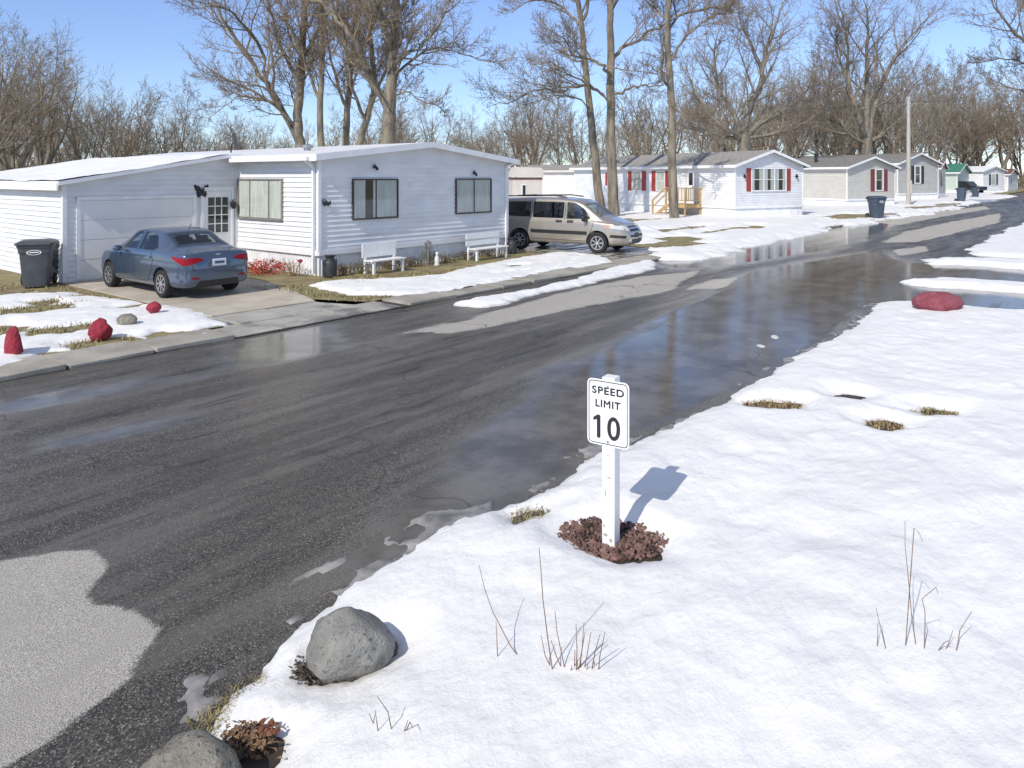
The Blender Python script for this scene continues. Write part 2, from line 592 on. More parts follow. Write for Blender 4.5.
def grid_mesh(name, xs, ys, zf, mat, attrs=None, keep=None, smooth=True):
    X, Y = np.meshgrid(xs, ys, indexing='ij')
    Z, at = zf(X, Y)
    nx, ny = X.shape
    idx = np.arange(nx * ny).reshape(nx, ny)
    q = np.stack([idx[:-1, :-1], idx[1:, :-1], idx[1:, 1:], idx[:-1, 1:]], -1).reshape(-1, 4)
    if keep is not None:
        k = keep(X, Y, Z).reshape(-1)
        q = q[k[q].any(axis=1)]
    used = np.unique(q)
    remap = np.full(nx * ny, -1); remap[used] = np.arange(len(used))
    V = np.stack([X, Y, Z], -1).reshape(-1, 3)[used]
    q = remap[q]
    me = bpy.data.meshes.new(name)
    me.vertices.add(len(V)); me.vertices.foreach_set('co', V.astype(np.float32).ravel())
    me.loops.add(q.size); me.loops.foreach_set('vertex_index', q.astype(np.int32).ravel())
    me.polygons.add(len(q)); me.polygons.foreach_set('loop_start', np.arange(0, q.size, 4, dtype=np.int32))
    me.update(calc_edges=True)
    for an, arr in at.items():
        a_ = me.attributes.new(an, 'FLOAT', 'POINT')
        a_.data.foreach_set('value', arr.reshape(-1)[used].astype(np.float32))
    me.polygons.foreach_set('use_smooth', [smooth] * len(q))
    me.materials.append(mat)
    return link(bpy.data.objects.new(name, me))


def sheet(name, poly, z, mat):
    me = bpy.data.meshes.new(name)
    me.from_pydata([(x, y, z) for x, y in poly], [], [tuple(range(len(poly)))])
    bm = bmesh.new(); bm.from_mesh(me)
    for f in bm.faces:
        if f.normal.z < 0: f.normal_flip()
    bm.to_mesh(me); bm.free()
    me.materials.append(mat)
    return link(bpy.data.objects.new(name, me))


# ------------------------------------------------------------------ ground
tag(sheet('ground', [(-900, -900), (1500, -900), (1500, 900), (-900, 900)], -.10, MT['lawn']), kind='structure')
tag(sheet('lawn', [(-60, 11.35), (6.55, 11.35), (6.85, 12.5), (9.1, 12.5), (9.6, 11.35), (260, 11.35), (260, 200), (-60, 200)], .045, MT['lawn']), kind='structure')
tag(sheet('verge', [(-60, 3.05), (15.6, 3.05), (15.6, -40), (-60, -40)], .0, MT['dirt']), kind='structure')

# ------------------------------------------------------------------ road
DRY = [pg([(-60, 575), (0, 560), (60, 549), (100, 552), (108, 570), (85, 588), (92, 605), (135, 612), (162, 628), (150, 655), (110, 695), (60, 735), (10, 768), (-200, 860)]),
       pg([(405, 333), (470, 318), (520, 305), (575, 290), (640, 276), (700, 271), (690, 279), (672, 290), (640, 297), (560, 312), (500, 325), (450, 333)]),
       pg([(680, 290), (712, 279), (738, 278), (722, 288)]),
       pg([(880, 243), (905, 232), (950, 222), (1000, 213), (1000, 222), (960, 232), (920, 242)]),
       pg([(870, 222), (930, 213), (985, 206), (990, 209), (940, 217), (900, 225)]),
       pg([(893, 250), (925, 246), (930, 251), (900, 256)])]
PUD = [pg([(395, 570), (470, 522), (560, 472), (640, 432), (700, 410), (742, 388), (800, 356), (860, 320), (885, 303), (960, 300), (1030, 300), (1030, 262), (905, 262), (880, 250),
           (800, 262), (740, 275), (690, 300), (640, 330), (600, 352), (545, 372), (500, 405), (430, 480), (385, 530)]),
       pg([(232, 362), (245, 345), (285, 333), (330, 327), (332, 347), (300, 354), (262, 362)]),
       pg([(-40, 398), (60, 384), (180, 370), (235, 362), (300, 356), (250, 374), (150, 392), (60, 412), (-40, 425)]),
       pg([(640, 264), (700, 257), (740, 247), (790, 236), (835, 226), (900, 217), (890, 228), (870, 240), (820, 252), (760, 262), (690, 270)]),
       pg([(-20, 440), (90, 420), (220, 400), (330, 395), (240, 430), (90, 465), (-20, 475)])]
PUDW = [0, .32, -.35, 0, -.5]


def road_z(X, Y):
    dry = np.full(X.shape, -1.0); pud = np.full(X.shape, -1.0)
    for k_, p in enumerate(DRY): dry = np.maximum(dry, np.clip(sdist(p, X, Y) * (3.5 if k_ == 0 else 1.3), -1, 1))
    for p, w in zip(PUD, PUDW): pud = np.maximum(pud, sdist(p, X, Y) + w)
    pud = np.maximum(pud, np.where((X > 15.5) & (Y < 3.4), .35, -1))
    Z = .008 * fbm(X / 2.5, Y / 1.2, 5, 3) * np.clip(-pud * 3 + .3, 0, 1)
    return Z, {'dry': np.clip(dry, -1, 1), 'puddle': np.clip(pud, -1, 1)}


xs = np.concatenate([np.arange(-8, 30, .1), np.arange(30, 80, .4), np.arange(80, 320, 2.0)])
tag(grid_mesh('road', xs, np.arange(2.9, 10.62, .1), road_z, MT['road']), kind='structure')
tag(grid_mesh('side_road', np.arange(14.5, 29.6, .15), np.linspace(-45, 2.9, 320), lambda X, Y: road_z(X, Y), MT['road']), kind='structure')

# kerb strip of old concrete slabs with open joints, left side of the road
kb = MB()
x = -10.0
i = 0
while x < 120:
    L = 1.25 + .45 * ((i * 37) % 7 / 7 - .4)
    gap = .035 if i % 3 else .075
    if not (6.3 < x + L / 2 < 9.6):
        kb.box((x + L / 2, 10.93, .0 + .004 * ((i * 5) % 3)), (L - gap, .84, .12), rx=.022 * ((i % 3) - 1), ry=.009 * ((i % 5) - 2), rz=.012 * ((i % 4) - 1.5))
    x += L
    i += 1
tag(kb.build('kerb', MT['kerb'], bevel=.012), kind='structure')
tag(sheet('kerb_bed', [(-10, 10.5), (120, 10.5), (120, 11.4), (-10, 11.4)], .015, MT['dirt']), kind='structure')
# driveway apron dips to the road: old slabs, wet
ap = MB()
for (x0, x1, y0, y1, z) in ((6.1, 7.05, 10.53, 11.3, .03), (7.07, 8.5, 10.53, 11.32, .028), (8.52, 9.75, 10.53, 11.34, .036),
                            (6.85, 7.9, 11.36, 12.25, .04), (7.93, 9.0, 11.36, 12.2, .036)):
    ap.box(((x0 + x1) / 2, (y0 + y1) / 2, z - .05), (x1 - x0, y1 - y0, .1), rx=.01)
tag(ap.build('driveway_apron', MT['apron'], bevel=.01), kind='structure')
dw = MB()
m_ = Matrix.Identity(4)
for poly in ([(6.86, 12.28), (9.0, 12.22), (9.35, 13.2), (9.8, 14.6), (6.83, 15.1)], [(6.83, 15.12), (9.82, 14.63), (9.95, 15.6), (10.0, 17.0), (10.2, 18.84), (6.82, 18.84)]):
    n = len(poly)
    vs = [(x, y, .06) for x, y in poly] + [(x, y, -.02) for x, y in poly]
    dw.add(vs, [tuple(range(n)), tuple(range(2 * n - 1, n - 1, -1))] + [((k + 1) % n, k, n + k, n + (k + 1) % n) for k in range(n)])
tag(dw.build('driveway', MT['concrete'], bevel=.012), kind='structure')
tag(sheet('apron_bed', [(5.9, 11.2), (9.4, 11.2), (9.0, 12.4), (6.6, 12.4)], .020, MT['road']), kind='structure')
# the minivan's parking strip
tag(sheet('parking_pad', [(19.2, 11.45), (22.4, 11.45), (23.2, 14), (21.5, 19.5), (19.2, 19.5)], .055, MT['road']), kind='structure')

# ------------------------------------------------------------------ snow
R1 = pg([(880, 303), (866, 316), (838, 336), (803, 354), (772, 371), (745, 387), (736, 399), (700, 412), (655, 432), (602, 452), (572, 470), (547, 489), (520, 505), (480, 517),
         (440, 531), (418, 547), (395, 571), (347, 600), (322, 624), (302, 648), (284, 680), (246, 700), (214, 735), (204, 770)], .02)
R1 = R1 + [(0.4, 2.9), (-8, 3.1), (-8, -40), (17.8, -40), (17.4, -2)] + pg([(1024, 311), (985, 309), (955, 306), (915, 302)], .02)
HOLES = [pg([(562, 532), (575, 522), (605, 518), (640, 526), (660, 536), (650, 550), (615, 553), (580, 546)], .03),
         pg([(742, 400), (765, 396), (798, 400), (800, 406), (770, 405)], .05),
         pg([(904, 407), (930, 405), (958, 409), (958, 414), (925, 413)], .05),
         pg([(868, 419), (885, 417), (902, 420), (902, 425), (882, 425)], .05),
         pg([(505, 511), (530, 503), (548, 504), (545, 509), (515, 516)], .05),
         pg([(838, 393), (850, 392), (860, 393), (850, 394.5)], .05),
         pg([(297, 672), (318, 655), (360, 640), (398, 638), (400, 652), (370, 664), (325, 680), (304, 684)], .02),
         pg([(212, 760), (228, 741), (256, 736), (274, 741), (268, 752), (245, 766)], .02)]
R2 = [(19.15, 3.5), (19.5, 3.75), (20.3, 3.3), (20.75, 1.5), (20.6, -3), (20.5, -25), (19.3, -25), (19.5, -4), (19.5, 0)]
R3 = [(24.2, 3.9), (25.4, 4.1), (26.2, 3.2), (26.3, 1), (26.2, -25), (24.6, -25), (24.5, -2), (24.4, 1.5)]
R4 = [(27.8, 3.2), (31, 3.6), (60, 3.4), (140, 3.2), (300, 3.0), (300, -60), (27.2, -60), (27.6, -5)]


def smooth01(a): return np.clip(a, 0, 1) ** 2 * (3 - 2 * np.clip(a, 0, 1))


def snow_fn(polys, holes, base, thick, wig, width, bumps=1.0, melt=0, grow=0, ms=1.0):
    def f(X, Y):
        d = np.full(X.shape, -9.0)
        for p in polys: d = np.maximum(d, sdist(p, X, Y))
        d = d + wig * .4 + grow
        for p in holes: d = np.minimum(d, -sdist(p, X, Y) - .01)
        if melt: d = np.minimum(d, (melt - fbm(X / 1.6 / ms, Y / .8 / ms, 71, 4, .6)) * 1.2)
        d = d + wig * fbm(X / .55, Y / .55, 11, 5, .68) + wig * .6 * fbm(X / 1.9, Y / 1.3, 19, 2)
        prof = np.where(d > 0, smooth01(d / width) ** .75 * thick, np.maximum(d * .8, -.12))
        soft = smooth01(d / (width * 2.5))
        b = .04 * fbm(X / 1.5, Y / 1.1, 3, 3) + .030 * fbm(X / .42 + Y / 3, Y / .30, 23, 3) + .008 * fbm(X / .15, Y / .13, 31, 3)
        b = b + .05 * np.abs(fbm(X / .8, Y / .8, 47, 3)) * smooth01(1 - d / .7)
        return base + prof + b * soft * bumps, {'edge': d}
    return f


def keep_fn(base):
    return lambda X, Y, Z: Z > base - .09


def snow(name, polys, holes, base, thick, wig, width, xr, yr, step, bumps=1.0, melt=0):
    return tag(grid_mesh(name, np.arange(xr[0], xr[1], step), np.arange(yr[0], yr[1], step),
                         snow_fn(polys, holes, base, thick, wig, width, bumps, melt), MT['snow'], keep=keep_fn(base)), kind='structure')


snow('snow_field', [R1], HOLES, 0.0, .085, .15, .30, (0.2, 18.4), (-9, 4.2), .05)
sl_ = tag(grid_mesh('slush', np.arange(0.2, 18.4, .05), np.arange(2.0, 4.4, .05), snow_fn([R1], [], 0.0, .012, .30, .10, .3, -.05, .10, .28), MT['slush'], keep=lambda X, Y, Z: (Z > -.09) & (sdist(R1, X, Y) < .10)),
          'thin grey slush and ice along the edge of the snow field', 'slush', kind='stuff')
snow('snow_field_far', [R1], [], 0.0, .085, .10, .22, (-8, 18.6), (-40, -8.98), .3)
snow('snow_ridge', [R2], [], 0.0, .13, .34, .42, (18.4, 21.6), (-25, 4.6), .07)
snow('snow_ridge', [R3], [], 0.0, .14, .40, .5, (23.4, 27.2), (-25, 4.8), .08)
snow('snow_verge', [R4], [], 0.0, .12, .5, .7, (26.8, 120), (-30, 4.4), .2)

YARD_L = pg([(-40, 300), (0, 296), (40, 291), (90, 297), (130, 302), (170, 309), (205, 316), (219, 324), (206, 332), (150, 336), (110, 346), (60, 352), (0, 366), (-60, 378)], .06)
YARD_HOLES = [pg([(25, 330), (60, 326), (95, 322), (92, 329), (60, 334), (28, 337)], .06), pg([(0, 309), (40, 305), (75, 303), (70, 308), (30, 313), (0, 315)], .06),
              pg([(26, 302), (55, 299), (60, 302), (35, 305)], .06), pg([(-40, 330), (8, 326), (8, 334), (-40, 340)], .06), pg([(60, 344), (130, 336), (150, 342), (80, 354)], .06)]
snow('snow_patch', [YARD_L], YARD_HOLES, .05, .05, .26, .30, (-6, 7.6), (10.6, 19), .06, 1.0, .30)
FRONT = pg([(312, 284), (340, 280), (375, 279), (440, 275), (482, 266), (520, 258), (558, 252), (598, 255), (608, 262), (560, 270), (500, 281), (455, 290), (420, 294), (350, 294)], .06)
snow('snow_patch', [FRONT], [], .05, .06, .26, .35, (8.5, 21), (11.0, 15.1), .06, 1.0, .45)
STRIP = pg([(463, 303), (500, 296), (535, 289), (575, 279), (610, 270), (650, 261), (652, 268), (610, 277), (560, 288), (520, 296), (480, 305)], .03)
snow('snow_patch', [STRIP], [], .02, .065, .22, .25, (9.0, 23), (8.9, 12), .06)
HOUSE2 = pg([(600, 232), (635, 222), (690, 218), (740, 216), (806, 213), (836, 218), (834, 226), (800, 234), (740, 247), (700, 257), (665, 258), (648, 250), (640, 240), (610, 240)], .05)
HOUSE2_H = [pg([(700, 231), (760, 226), (765, 228), (705, 234)], .05), pg([(655, 231), (700, 226), (702, 228), (660, 233)], .05), pg([(648, 246), (668, 240), (700, 243), (690, 247), (660, 249)], .05), pg([(560, 218), (640, 214), (650, 219), (600, 223), (560, 224)], .05), pg([(655, 238), (690, 237), (699, 240), (670, 241)], .05)]
snow('snow_lawn', [HOUSE2], HOUSE2_H, .03, .17, .6, 1.1, (17.5, 46), (9.3, 26), .14)
FAR = [(40, 10.5), (60, 10.2), (118, 10.2), (118, 13), (90, 16), (60, 17.5), (47, 20), (40, 24)]
FAR_H = [pg([(806, 217), (850, 214), (905, 212), (905, 216), (850, 220), (820, 222)], .05), pg([(905, 207), (955, 203), (955, 206), (910, 210)], .05)]
snow('snow_lawn', [FAR], FAR_H, .03, .16, 1.4, 1.2, (36, 118), (8.8, 28), .3)
BACK = [(46, 19), (60, 18), (118, 14), (160, 14), (160, 60), (20, 60), (20, 24), (34, 24)]
snow('snow_lawn', [BACK], [], .05, .10, 2.2, 1.0, (18, 160), (13, 62), .6)
snow('snow_lawn', [[(-20, 20), (2.5, 20), (2.5, 40), (-20, 40)], [(-14, 14), (-6.5, 14), (-6.5, 19), (-14, 19)]], [], .05, .08, .8, .4, (-20, 6), (12, 40), .2)


# ------------------------------------------------------------------ buildings
def clip_poly(poly, z, above):
    out = []
    n = len(poly)
    for i in range(n):
        a, b = poly[i], poly[(i + 1) % n]
        ia = a[1] >= z if above else a[1] <= z
        ib = b[1] >= z if above else b[1] <= z
        if ia: out.append(a)
        if ia != ib:
            k = (z - a[1]) / (b[1] - a[1])
            out.append((a[0] + (b[0] - a[0]) * k, z))
    return out


def siding(mb, o, e, nrm, poly, lap=.115, out=.026, z0=None):
    """clapboard wall: each course leans out at its lower edge"""
    o, e, nrm = Vector(o), Vector(e), Vector(nrm)
    zs = [p[1] for p in poly]
    z = min(zs) if z0 is None else z0
    prev = None
    while z < max(zs) - 1e-4:
        z2 = min(z + lap, max(zs))
        c = clip_poly(clip_poly(poly, z, True), z2, False)
        if len(c) >= 3:
            mb.add([o + e * a + Vector((0, 0, b)) + nrm * (out * (1 - (b - z) / lap)) for a, b in c], [tuple(range(len(c)))])
            xs_ = [a for a, b in c if abs(b - z) < 1e-5]
            if len(xs_) >= 2:
                x0, x1 = min(xs_), max(xs_)
                q = [o + e * x0 + Vector((0, 0, z)), o + e * x1 + Vector((0, 0, z)), o + e * x1 + Vector((0, 0, z)) + nrm * out, o + e * x0 + Vector((0, 0, z)) + nrm * out]
                mb.add(q, [(0, 1, 2, 3)])
        z = z2


def ribs(mb, o, e, nrm, L, z0, z1, pitch=.12, out=.018):
    """vertical ribbed skirting panel"""
    o, e, nrm = Vector(o), Vector(e), Vector(nrm)
    n = max(1, int(L / pitch))
    vs, fs = [], []
    for i in range(n + 1):
        for k, (da, dn) in enumerate(((0, 0), (.55, 0), (.65, 1), (.92, 1))):
            a = min(L, (i + da) * pitch)
            for z in (z0, z1): vs.append(o + e * a + nrm * (out * dn) + Vector((0, 0, z)))
    m = len(vs) // 2
    for i in range(m - 1): fs.append((2 * i, 2 * i + 2, 2 * i + 3, 2 * i + 1))
    mb.add(vs, fs)


class Wall:
    """a vertical wall frame in a house's own coordinates"""
    def __init__(s, o, e, nrm): s.o, s.e, s.n = Vector(o), Vector(e), Vector(nrm)

    def p(s, a, z, out=0.0): return s.o + s.e * a + s.n * out + Vector((0, 0, z))

    def box(s, mb, a0, a1, z0, z1, o0, o1):
        vs = [s.p(a, z, o) for o in (o0, o1) for a, z in ((a0, z0), (a1, z0), (a1, z1), (a0, z1))]
        mb.add(vs, [(3, 2, 1, 0), (4, 5, 6, 7), (0, 1, 5, 4), (1, 2, 6, 5), (2, 3, 7, 6), (3, 0, 4, 7)])
        return mb


def window(wall, a0, a1, z0, z1, parent, frame='trim', fw_=.05, mull=(), bars=(), fill='curtain', folds=10, gap=None, label=None):
    """frame proud of the siding; curtain or blinds behind a pane of glass, dark box behind"""
    fr = MB()
    D = .07
    wall.box(fr, a0 - fw_, a0, z0 - fw_, z1 + fw_, .0, D)
    wall.box(fr, a1, a1 + fw_, z0 - fw_, z1 + fw_, .0, D)
    wall.box(fr, a0, a1, z1, z1 + fw_, .0, D)
    wall.box(fr, a0, a1, z0 - fw_, z0, .0, D + .012)
    for k in mull:
        am = a0 + (a1 - a0) * k
        wall.box(fr, am - fw_ * .4, am + fw_ * .4, z0, z1, .0285, D - .006)
    for k in bars:
        zm = z0 + (z1 - z0) * k
        wall.box(fr, a0, a1, zm - .018, zm + .018, .0285, D - .01)
    w = fr.build('window', MT[frame], parent)
    if label: w['label'] = label
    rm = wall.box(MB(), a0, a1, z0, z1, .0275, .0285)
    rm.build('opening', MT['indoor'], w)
    if fill:
        cu = MB()
        n = folds * 2
        vs, fs = [], []
        rr = random.Random(int(abs(a0 * 100)) + folds)
        for i in range(n + 1):
            a = a0 + (a1 - a0) * i / n
            o_ = .030 + (.016 if i % 2 else 0)
            vs += [wall.p(a, z0 + .01, o_), wall.p(a, z1 - .005, o_)]
        for i in range(n):
            mid = (i + .5) / n
            if gap and any(g0 < mid < g1 for g0, g1 in gap): continue
            fs.append((2 * i, 2 * i + 2, 2 * i + 3, 2 * i + 1))
        cu.add(vs, fs)
        cu.build('blind' if fill == 'blind' else 'curtain', MT[fill], w)
    g = MB()
    g.add([wall.p(a0, z0, .055), wall.p(a1, z0, .055), wall.p(a1, z1, .055), wall.p(a0, z1, .055)], [(0, 1, 2, 3)])
    g.build('pane', MT['glass'], w)
    return w


def shutter(wall, a0, a1, z0, z1, parent, mat):
    s = wall.box(MB(), a0, a1, z0, z1, .028, .040)
    for side in (a0, a1 - .05): wall.box(s, side, side + .05, z0, z1, .040, .056)
    for zz in (z0, (z0 + z1) / 2 - .025, z1 - .05): wall.box(s, a0 + .05, a1 - .05, zz, zz + .05, .040, .054)
    z = z0 + .08
    while z < z1 - .08:
        wall.box(s, a0 + .05, a1 - .05, z, z + .02, .040, .048)
        z += .045
    return s.build('shutter', MT[mat], parent)


def roof_slab(mb, pts, th):
    """pts: top outline (3D); extruded down by th"""
    n = len(pts)
    vs = [Vector(p) for p in pts] + [Vector(p) - Vector((0, 0, th)) for p in pts]
    mb.add(vs, [tuple(range(n)), tuple(range(2 * n - 1, n - 1, -1))] + [((k + 1) % n, k, n + k, n + (k + 1) % n) for k in range(n)])


def gable_house(name, label, o, ang, W, L, skirt_z, eave, ridge, wallmat, roofmat, skirtmat='skirt', over=.25, lap=.115, fasc='trim', group=None, cat='mobile home', snowroof=None, detail=True):
    """front gable at local y=0 looking to -y; long side at x=0 looking to -x"""
    t = thing(name, label, cat, (o[0], o[1], 0), ang, group)
    X, Y = Vector((1, 0, 0)), Vector((0, 1, 0))
    w = MB()
    front = [(0, skirt_z), (W, skirt_z), (W, eave), (W / 2, ridge), (0, eave)]
    siding(w, (0, 0, 0), X, -Y, front, lap, z0=skirt_z)
    siding(w, (0, 0, 0), Y, -X, [(0, skirt_z), (L, skirt_z), (L, eave), (0, eave)], lap, z0=skirt_z)
    siding(w, (W, 0, 0), Y, X, [(0, skirt_z), (L, skirt_z), (L, eave), (0, eave)], lap, z0=skirt_z)
    siding(w, (0, L, 0), X, Y, front, lap, z0=skirt_z)
    w.build('wall', MT[wallmat], t, fix=False)
    sk = MB()
    ribs(sk, (.02, .03, 0), X, -Y, W - .04, -.05, skirt_z + .01)
    ribs(sk, (.03, .02, 0), Y, -X, L - .04, -.05, skirt_z + .01)
    ribs(sk, (W - .03, .02, 0), Y, X, L - .04, -.05, skirt_z + .01)
    sk.build('skirting', MT[skirtmat], t, fix=False)
    tr = MB()
    for cx, cy in ((0, 0), (W, 0), (0, L), (W, L)): MB().bb(cx - .045, cx + .045, cy - .045, cy + .045, skirt_z + .061, eave - .01).build('corner_trim', MT[fasc], t)
    tr.bb(-.02, W + .02, -.045, -.005, skirt_z - .07, skirt_z + .06)
    tr.bb(-.045, -.005, -.02, L + .02, skirt_z - .07, skirt_z + .06)
    tr.build('skirt_trim', MT[fasc], t)
    th = .16
    k = (ridge - eave) / (W / 2)
    rf = MB()
    ze = eave + .07 - k * over
    for s in (0, 1):
        xe = -over if s == 0 else W + over
        roof_slab(rf, [(xe, -over, ze), (W / 2, -over, ridge + .07), (W / 2, L + over, ridge + .07), (xe, L + over, ze)], .06)
    r = rf.build('roof', MT[roofmat], t)
    fa = MB()
    for yy in (-over - .03, L + over):
        for s in (0, 1):
            xe = -over - .02 if s == 0 else W + over + .02
            q = [(xe, ze - k * .02), (W / 2, ridge + .08), (W / 2, ridge + .08 - th), (xe, ze - k * .02 - th)]
            fa.prism(q, Matrix.Translation((0, yy, 0)), .03)
    for xe in (-over - .03, W + over):
        fa.bb(xe, xe + .03, -over, L + over, ze - th - .01, ze + .0)
    # soffit
    fa.bb(-over + .002, -.01, -over + .002, L + over - .002, ze - th + .01, ze - th + .03)
    fa.bb(W + .01, W + over - .002, -over + .002, L + over - .002, ze - th + .01, ze - th + .03)
    fa.build('fascia', MT[fasc], r)
    return t, Wall((0, 0, 0), X, -Y), Wall((0, 0, 0), Y, -X), Wall((W, 0, 0), Y, X)


def wall_lamp(loc, rz, label, group=None):
    t = thing('wall_lamp', label, 'wall lamp', loc, rz, group)
    b = MB().box((0, -.02, 0), (.07, .03, .12)); b.build('bracket', MT['dark'], t)
    m = Matrix.Translation((0, -.12, -.03))
    MB().lathe([(.0, .13), (.03, .12), (.075, .06), (.07, .05), (.06, -.06), (.045, -.09), (0, -.10)], 8, m).tube([(0, -.02, .05), (0, -.08, .12), (0, -.12, .12)], .012, 5).build('lantern', MT['dark'], t)
    return t


# ---- the near white home
H1 = (11.3, 15.2)
W1 = 7.35
t1, f1, l1, r1 = gable_house('mobile_home', 'white double-wide mobile home with two bronze windows and benches along its front', H1, 0, W1, 14.0, .62, 3.02, 3.42, 'vinyl', 'trim', over=.28, lap=.125)
roof1 = [c for c in t1.children if c.name.startswith('roof')][0]
EX, EY = (1, 0), (0, 1)
for (ax, ay, bx, by, gp) in ((352.5, 178.5, 396, 213.5, [(.28, .44)]), (455.5, 178.5, 489.5, 210.5, None)):
    a0, z1 = on_wall(ax, ay, H1, EX); a1, z0 = on_wall(bx, by, H1, EX)
    zc = on_wall(bx, ay + .5, H1, EX)[1]
    z0 = 1.42; z1 = 2.42
    window(f1, a0, a1, z0, z1, t1, 'bronze', .035, mull=(.5,), fill='blind', folds=15, gap=gp)
a0 = on_wall(283, 180, H1, EY)[0]; a1 = on_wall(240, 180, H1, EY)[0]
window(l1, a0, a1, 1.40, 2.42, t1, 'alu', .04, mull=(.28, .72), fill='curtain', folds=12)
# downspouts and gutter
gt = MB()
gt.bb(-.40, -.30, -.05, 3.42, 2.90, 3.0)
gt.bar((-.34, .12, 2.92), (-.075, .12, 2.75), .06, .075); gt.bb(-.105, -.035, .085, .155, .10, 2.76)
gt.build('downspout', MT['trim'], t1)
gt = MB(); gt.bb(W1 - .12, W1 - .05, -.075, -.015, .1, 2.85); gt.bar((W1 - .085, -.045, 2.83), (W1 + .2, -.2, 2.95), .06); gt.build('downspout', MT['trim'], t1)
vp = MB().lathe([(.10, 0), (.10, .22), (.16, .22), (.16, .30), (.0, .34)], 12, Matrix.Translation((1.4, 2.4, 3.10))); vp.build('roof_vent', MT['zinc'], roof1, smooth=40)
pg_, = [MB().bb(-.26, W1 + .26, 1.2, 13.9, 3.0, 3.01)]
# little dark ornaments over the two windows and by the corner
for (px, py, lb) in ((374, 167, 'small dark lamp above the left front window of the white home'), (473.5, 173, 'small dark lamp above the right front window of the white home')):
    a, z = on_wall(px, py, H1, EX)
    t = thing('eave_lamp', lb, 'lamp', (H1[0] + a, H1[1] - .02, z))
    t.scale = (.7, .7, .8)
    MB().box((0, -.02, 0), (.12, .03, .10)).build('bracket', MT['dark'], t)
    m = MB()
    m.lathe([(.03, .07), (.055, -.05), (0, -.05)], 10, Matrix.Translation((-.07, -.08, .02)) @ Matrix.Rotation(R(25), 4, 'Y'))
    m.lathe([(.03, .07), (.055, -.05), (0, -.05)], 10, Matrix.Translation((.06, -.08, -.05)) @ Matrix.Rotation(R(-25), 4, 'Y'))
    m.build('lamp_head', MT['dark'], t)
a, z = on_wall(323, 203, H1, EX)
orn = MB()
for k in range(5): orn.box((.03 + .05 * k, -.03, -.03 * (k % 2)), (.035, .015, .10), ry=.3 * (k % 2))
orn.tube([(-.02, -.03, .06), (.05, -.04, .10), (.10, -.03, .03)], .012, 5)
tag(orn.build('house_number', MT['dark']), 'dark house number bracket on the corner of the white home', 'house number').location = (H1[0] + a - .05, H1[1] - .02, z)


def butterfly(loc, rz, label, s=1.0):
    t = thing('butterfly_ornament', label, 'wall ornament', loc, rz)
    for sx in (-1, 1):
        up = [(0, .0), (.10 * sx, .22), (.30 * sx, .30), (.32 * sx, .14), (.20 * sx, .02)]
        lo = [(0, .0), (.20 * sx, .015), (.24 * sx, -.10), (.14 * sx, -.22), (.05 * sx, -.15)]
        mb = MB()
        for q in (up, lo): mb.prism([(x * s, z * s) for x, z in q], Matrix.Translation((0, -.05, 0)) @ Matrix.Rotation(.25 * sx, 4, 'Z'), .012)
        mb.build('wing', MT['dark'], t)
    MB().tube([(0, -.05, .18 * s), (0, -.06, 0), (0, -.05, -.16 * s)], [.012, .022, .01], 6).build('body', MT['dark'], t)


# ---- attached garage, front wall looking to the road
GO = (6.9, 18.85)
GW = H1[0] - GO[0]
GD = 8.5
zl, zr = 2.33, 3.08
gt_ = thing('garage', 'white garage with shed roof and beige overhead door joined to the white home', 'garage', (GO[0], GO[1], 0))
X, Y = Vector((1, 0, 0)), Vector((0, 1, 0))
w = MB()
siding(w, (0, 0, 0), X, -Y, [(0, .05), (GW, .05), (GW, zr), (0, zl)], .125, z0=.05)
siding(w, (0, 0, 0), Y, -X, [(0, .05), (GD, .05), (GD, zl), (0, zl)], .125, z0=.05)
w.build('wall', MT['vinyl'], gt_, fix=False)
rf = MB()
sl = (zr - zl) / GW
ov = .18
roof_slab(rf, [(-ov, -ov, zl + .10 - sl * ov), (GW - .34, -ov, zr + .10 - sl * .34), (GW - .34, GD, zr + .10 - sl * .34), (-ov, GD, zl + .10 - sl * ov)], .09)
grf = rf.build('roof', MT['trim'], gt_)
sn = grid_mesh('roof_snow', np.linspace(-ov - .03, GW - .36, 60), np.linspace(-ov - .02, GD, 70),
               lambda X_, Y_: (zl + .10 + sl * X_ + .006 + .035 * np.clip(.55 + 1.2 * fbm(X_ / .9, Y_ / .5, 9, 4), -.3, 1), {'edge': X_ * 0 + 1}), MT['roofsnow'])
sn.parent = grf
fa = MB()
fa.bar((-ov - .01, -ov - .015, zl + .04 - sl * ov), (GW, -ov - .015, zr + .04), .03, .07)
fa.bb(-ov - .04, -ov - .005, -ov, GD, zl - .14, zl + .04)
fa.build('fascia', MT['trim'], grf)
tr = MB()
tr.bb(-.045, .05, -.045, .05, .03, zl - .02); tr.build('corner_trim', MT['trim'], gt_); tr = MB(); tr.bb(GW - .09, GW - .005, -.05, -.016, .05, zr - .03)
tr.build('corner_trim', MT['trim'], gt_)
fgw = Wall((0, 0, 0), X, -Y)
d0 = on_wall(80, 240, GO, EX)[0]; d1 = on_wall(192.5, 240, GO, EX)[0]
gd = MB()
for k in range(4):
    z0, z1 = .08 + k * .467, .08 + (k + 1) * .467 - .014
    fgw.box(gd, d0, d1, z0, z1, .0, .034)
gdo = gd.build('garage_door', MT['door_panel'], gt_, bevel=.006)
tr = MB()
fgw.box(tr, d0 - .09, d0 - .002, .1, 2.03, .0, .045); fgw.box(tr, d1 + .002, d1 + .09, .1, 2.03, .0, .045); fgw.box(tr, d0 - .09, d1 + .09, 1.95, 2.04, .0, .05)
tr.build('door_frame', MT['trim'], gdo)
e0 = on_wall(203, 240, GO, EX)[0]; e1 = on_wall(231, 240, GO, EX)[0]
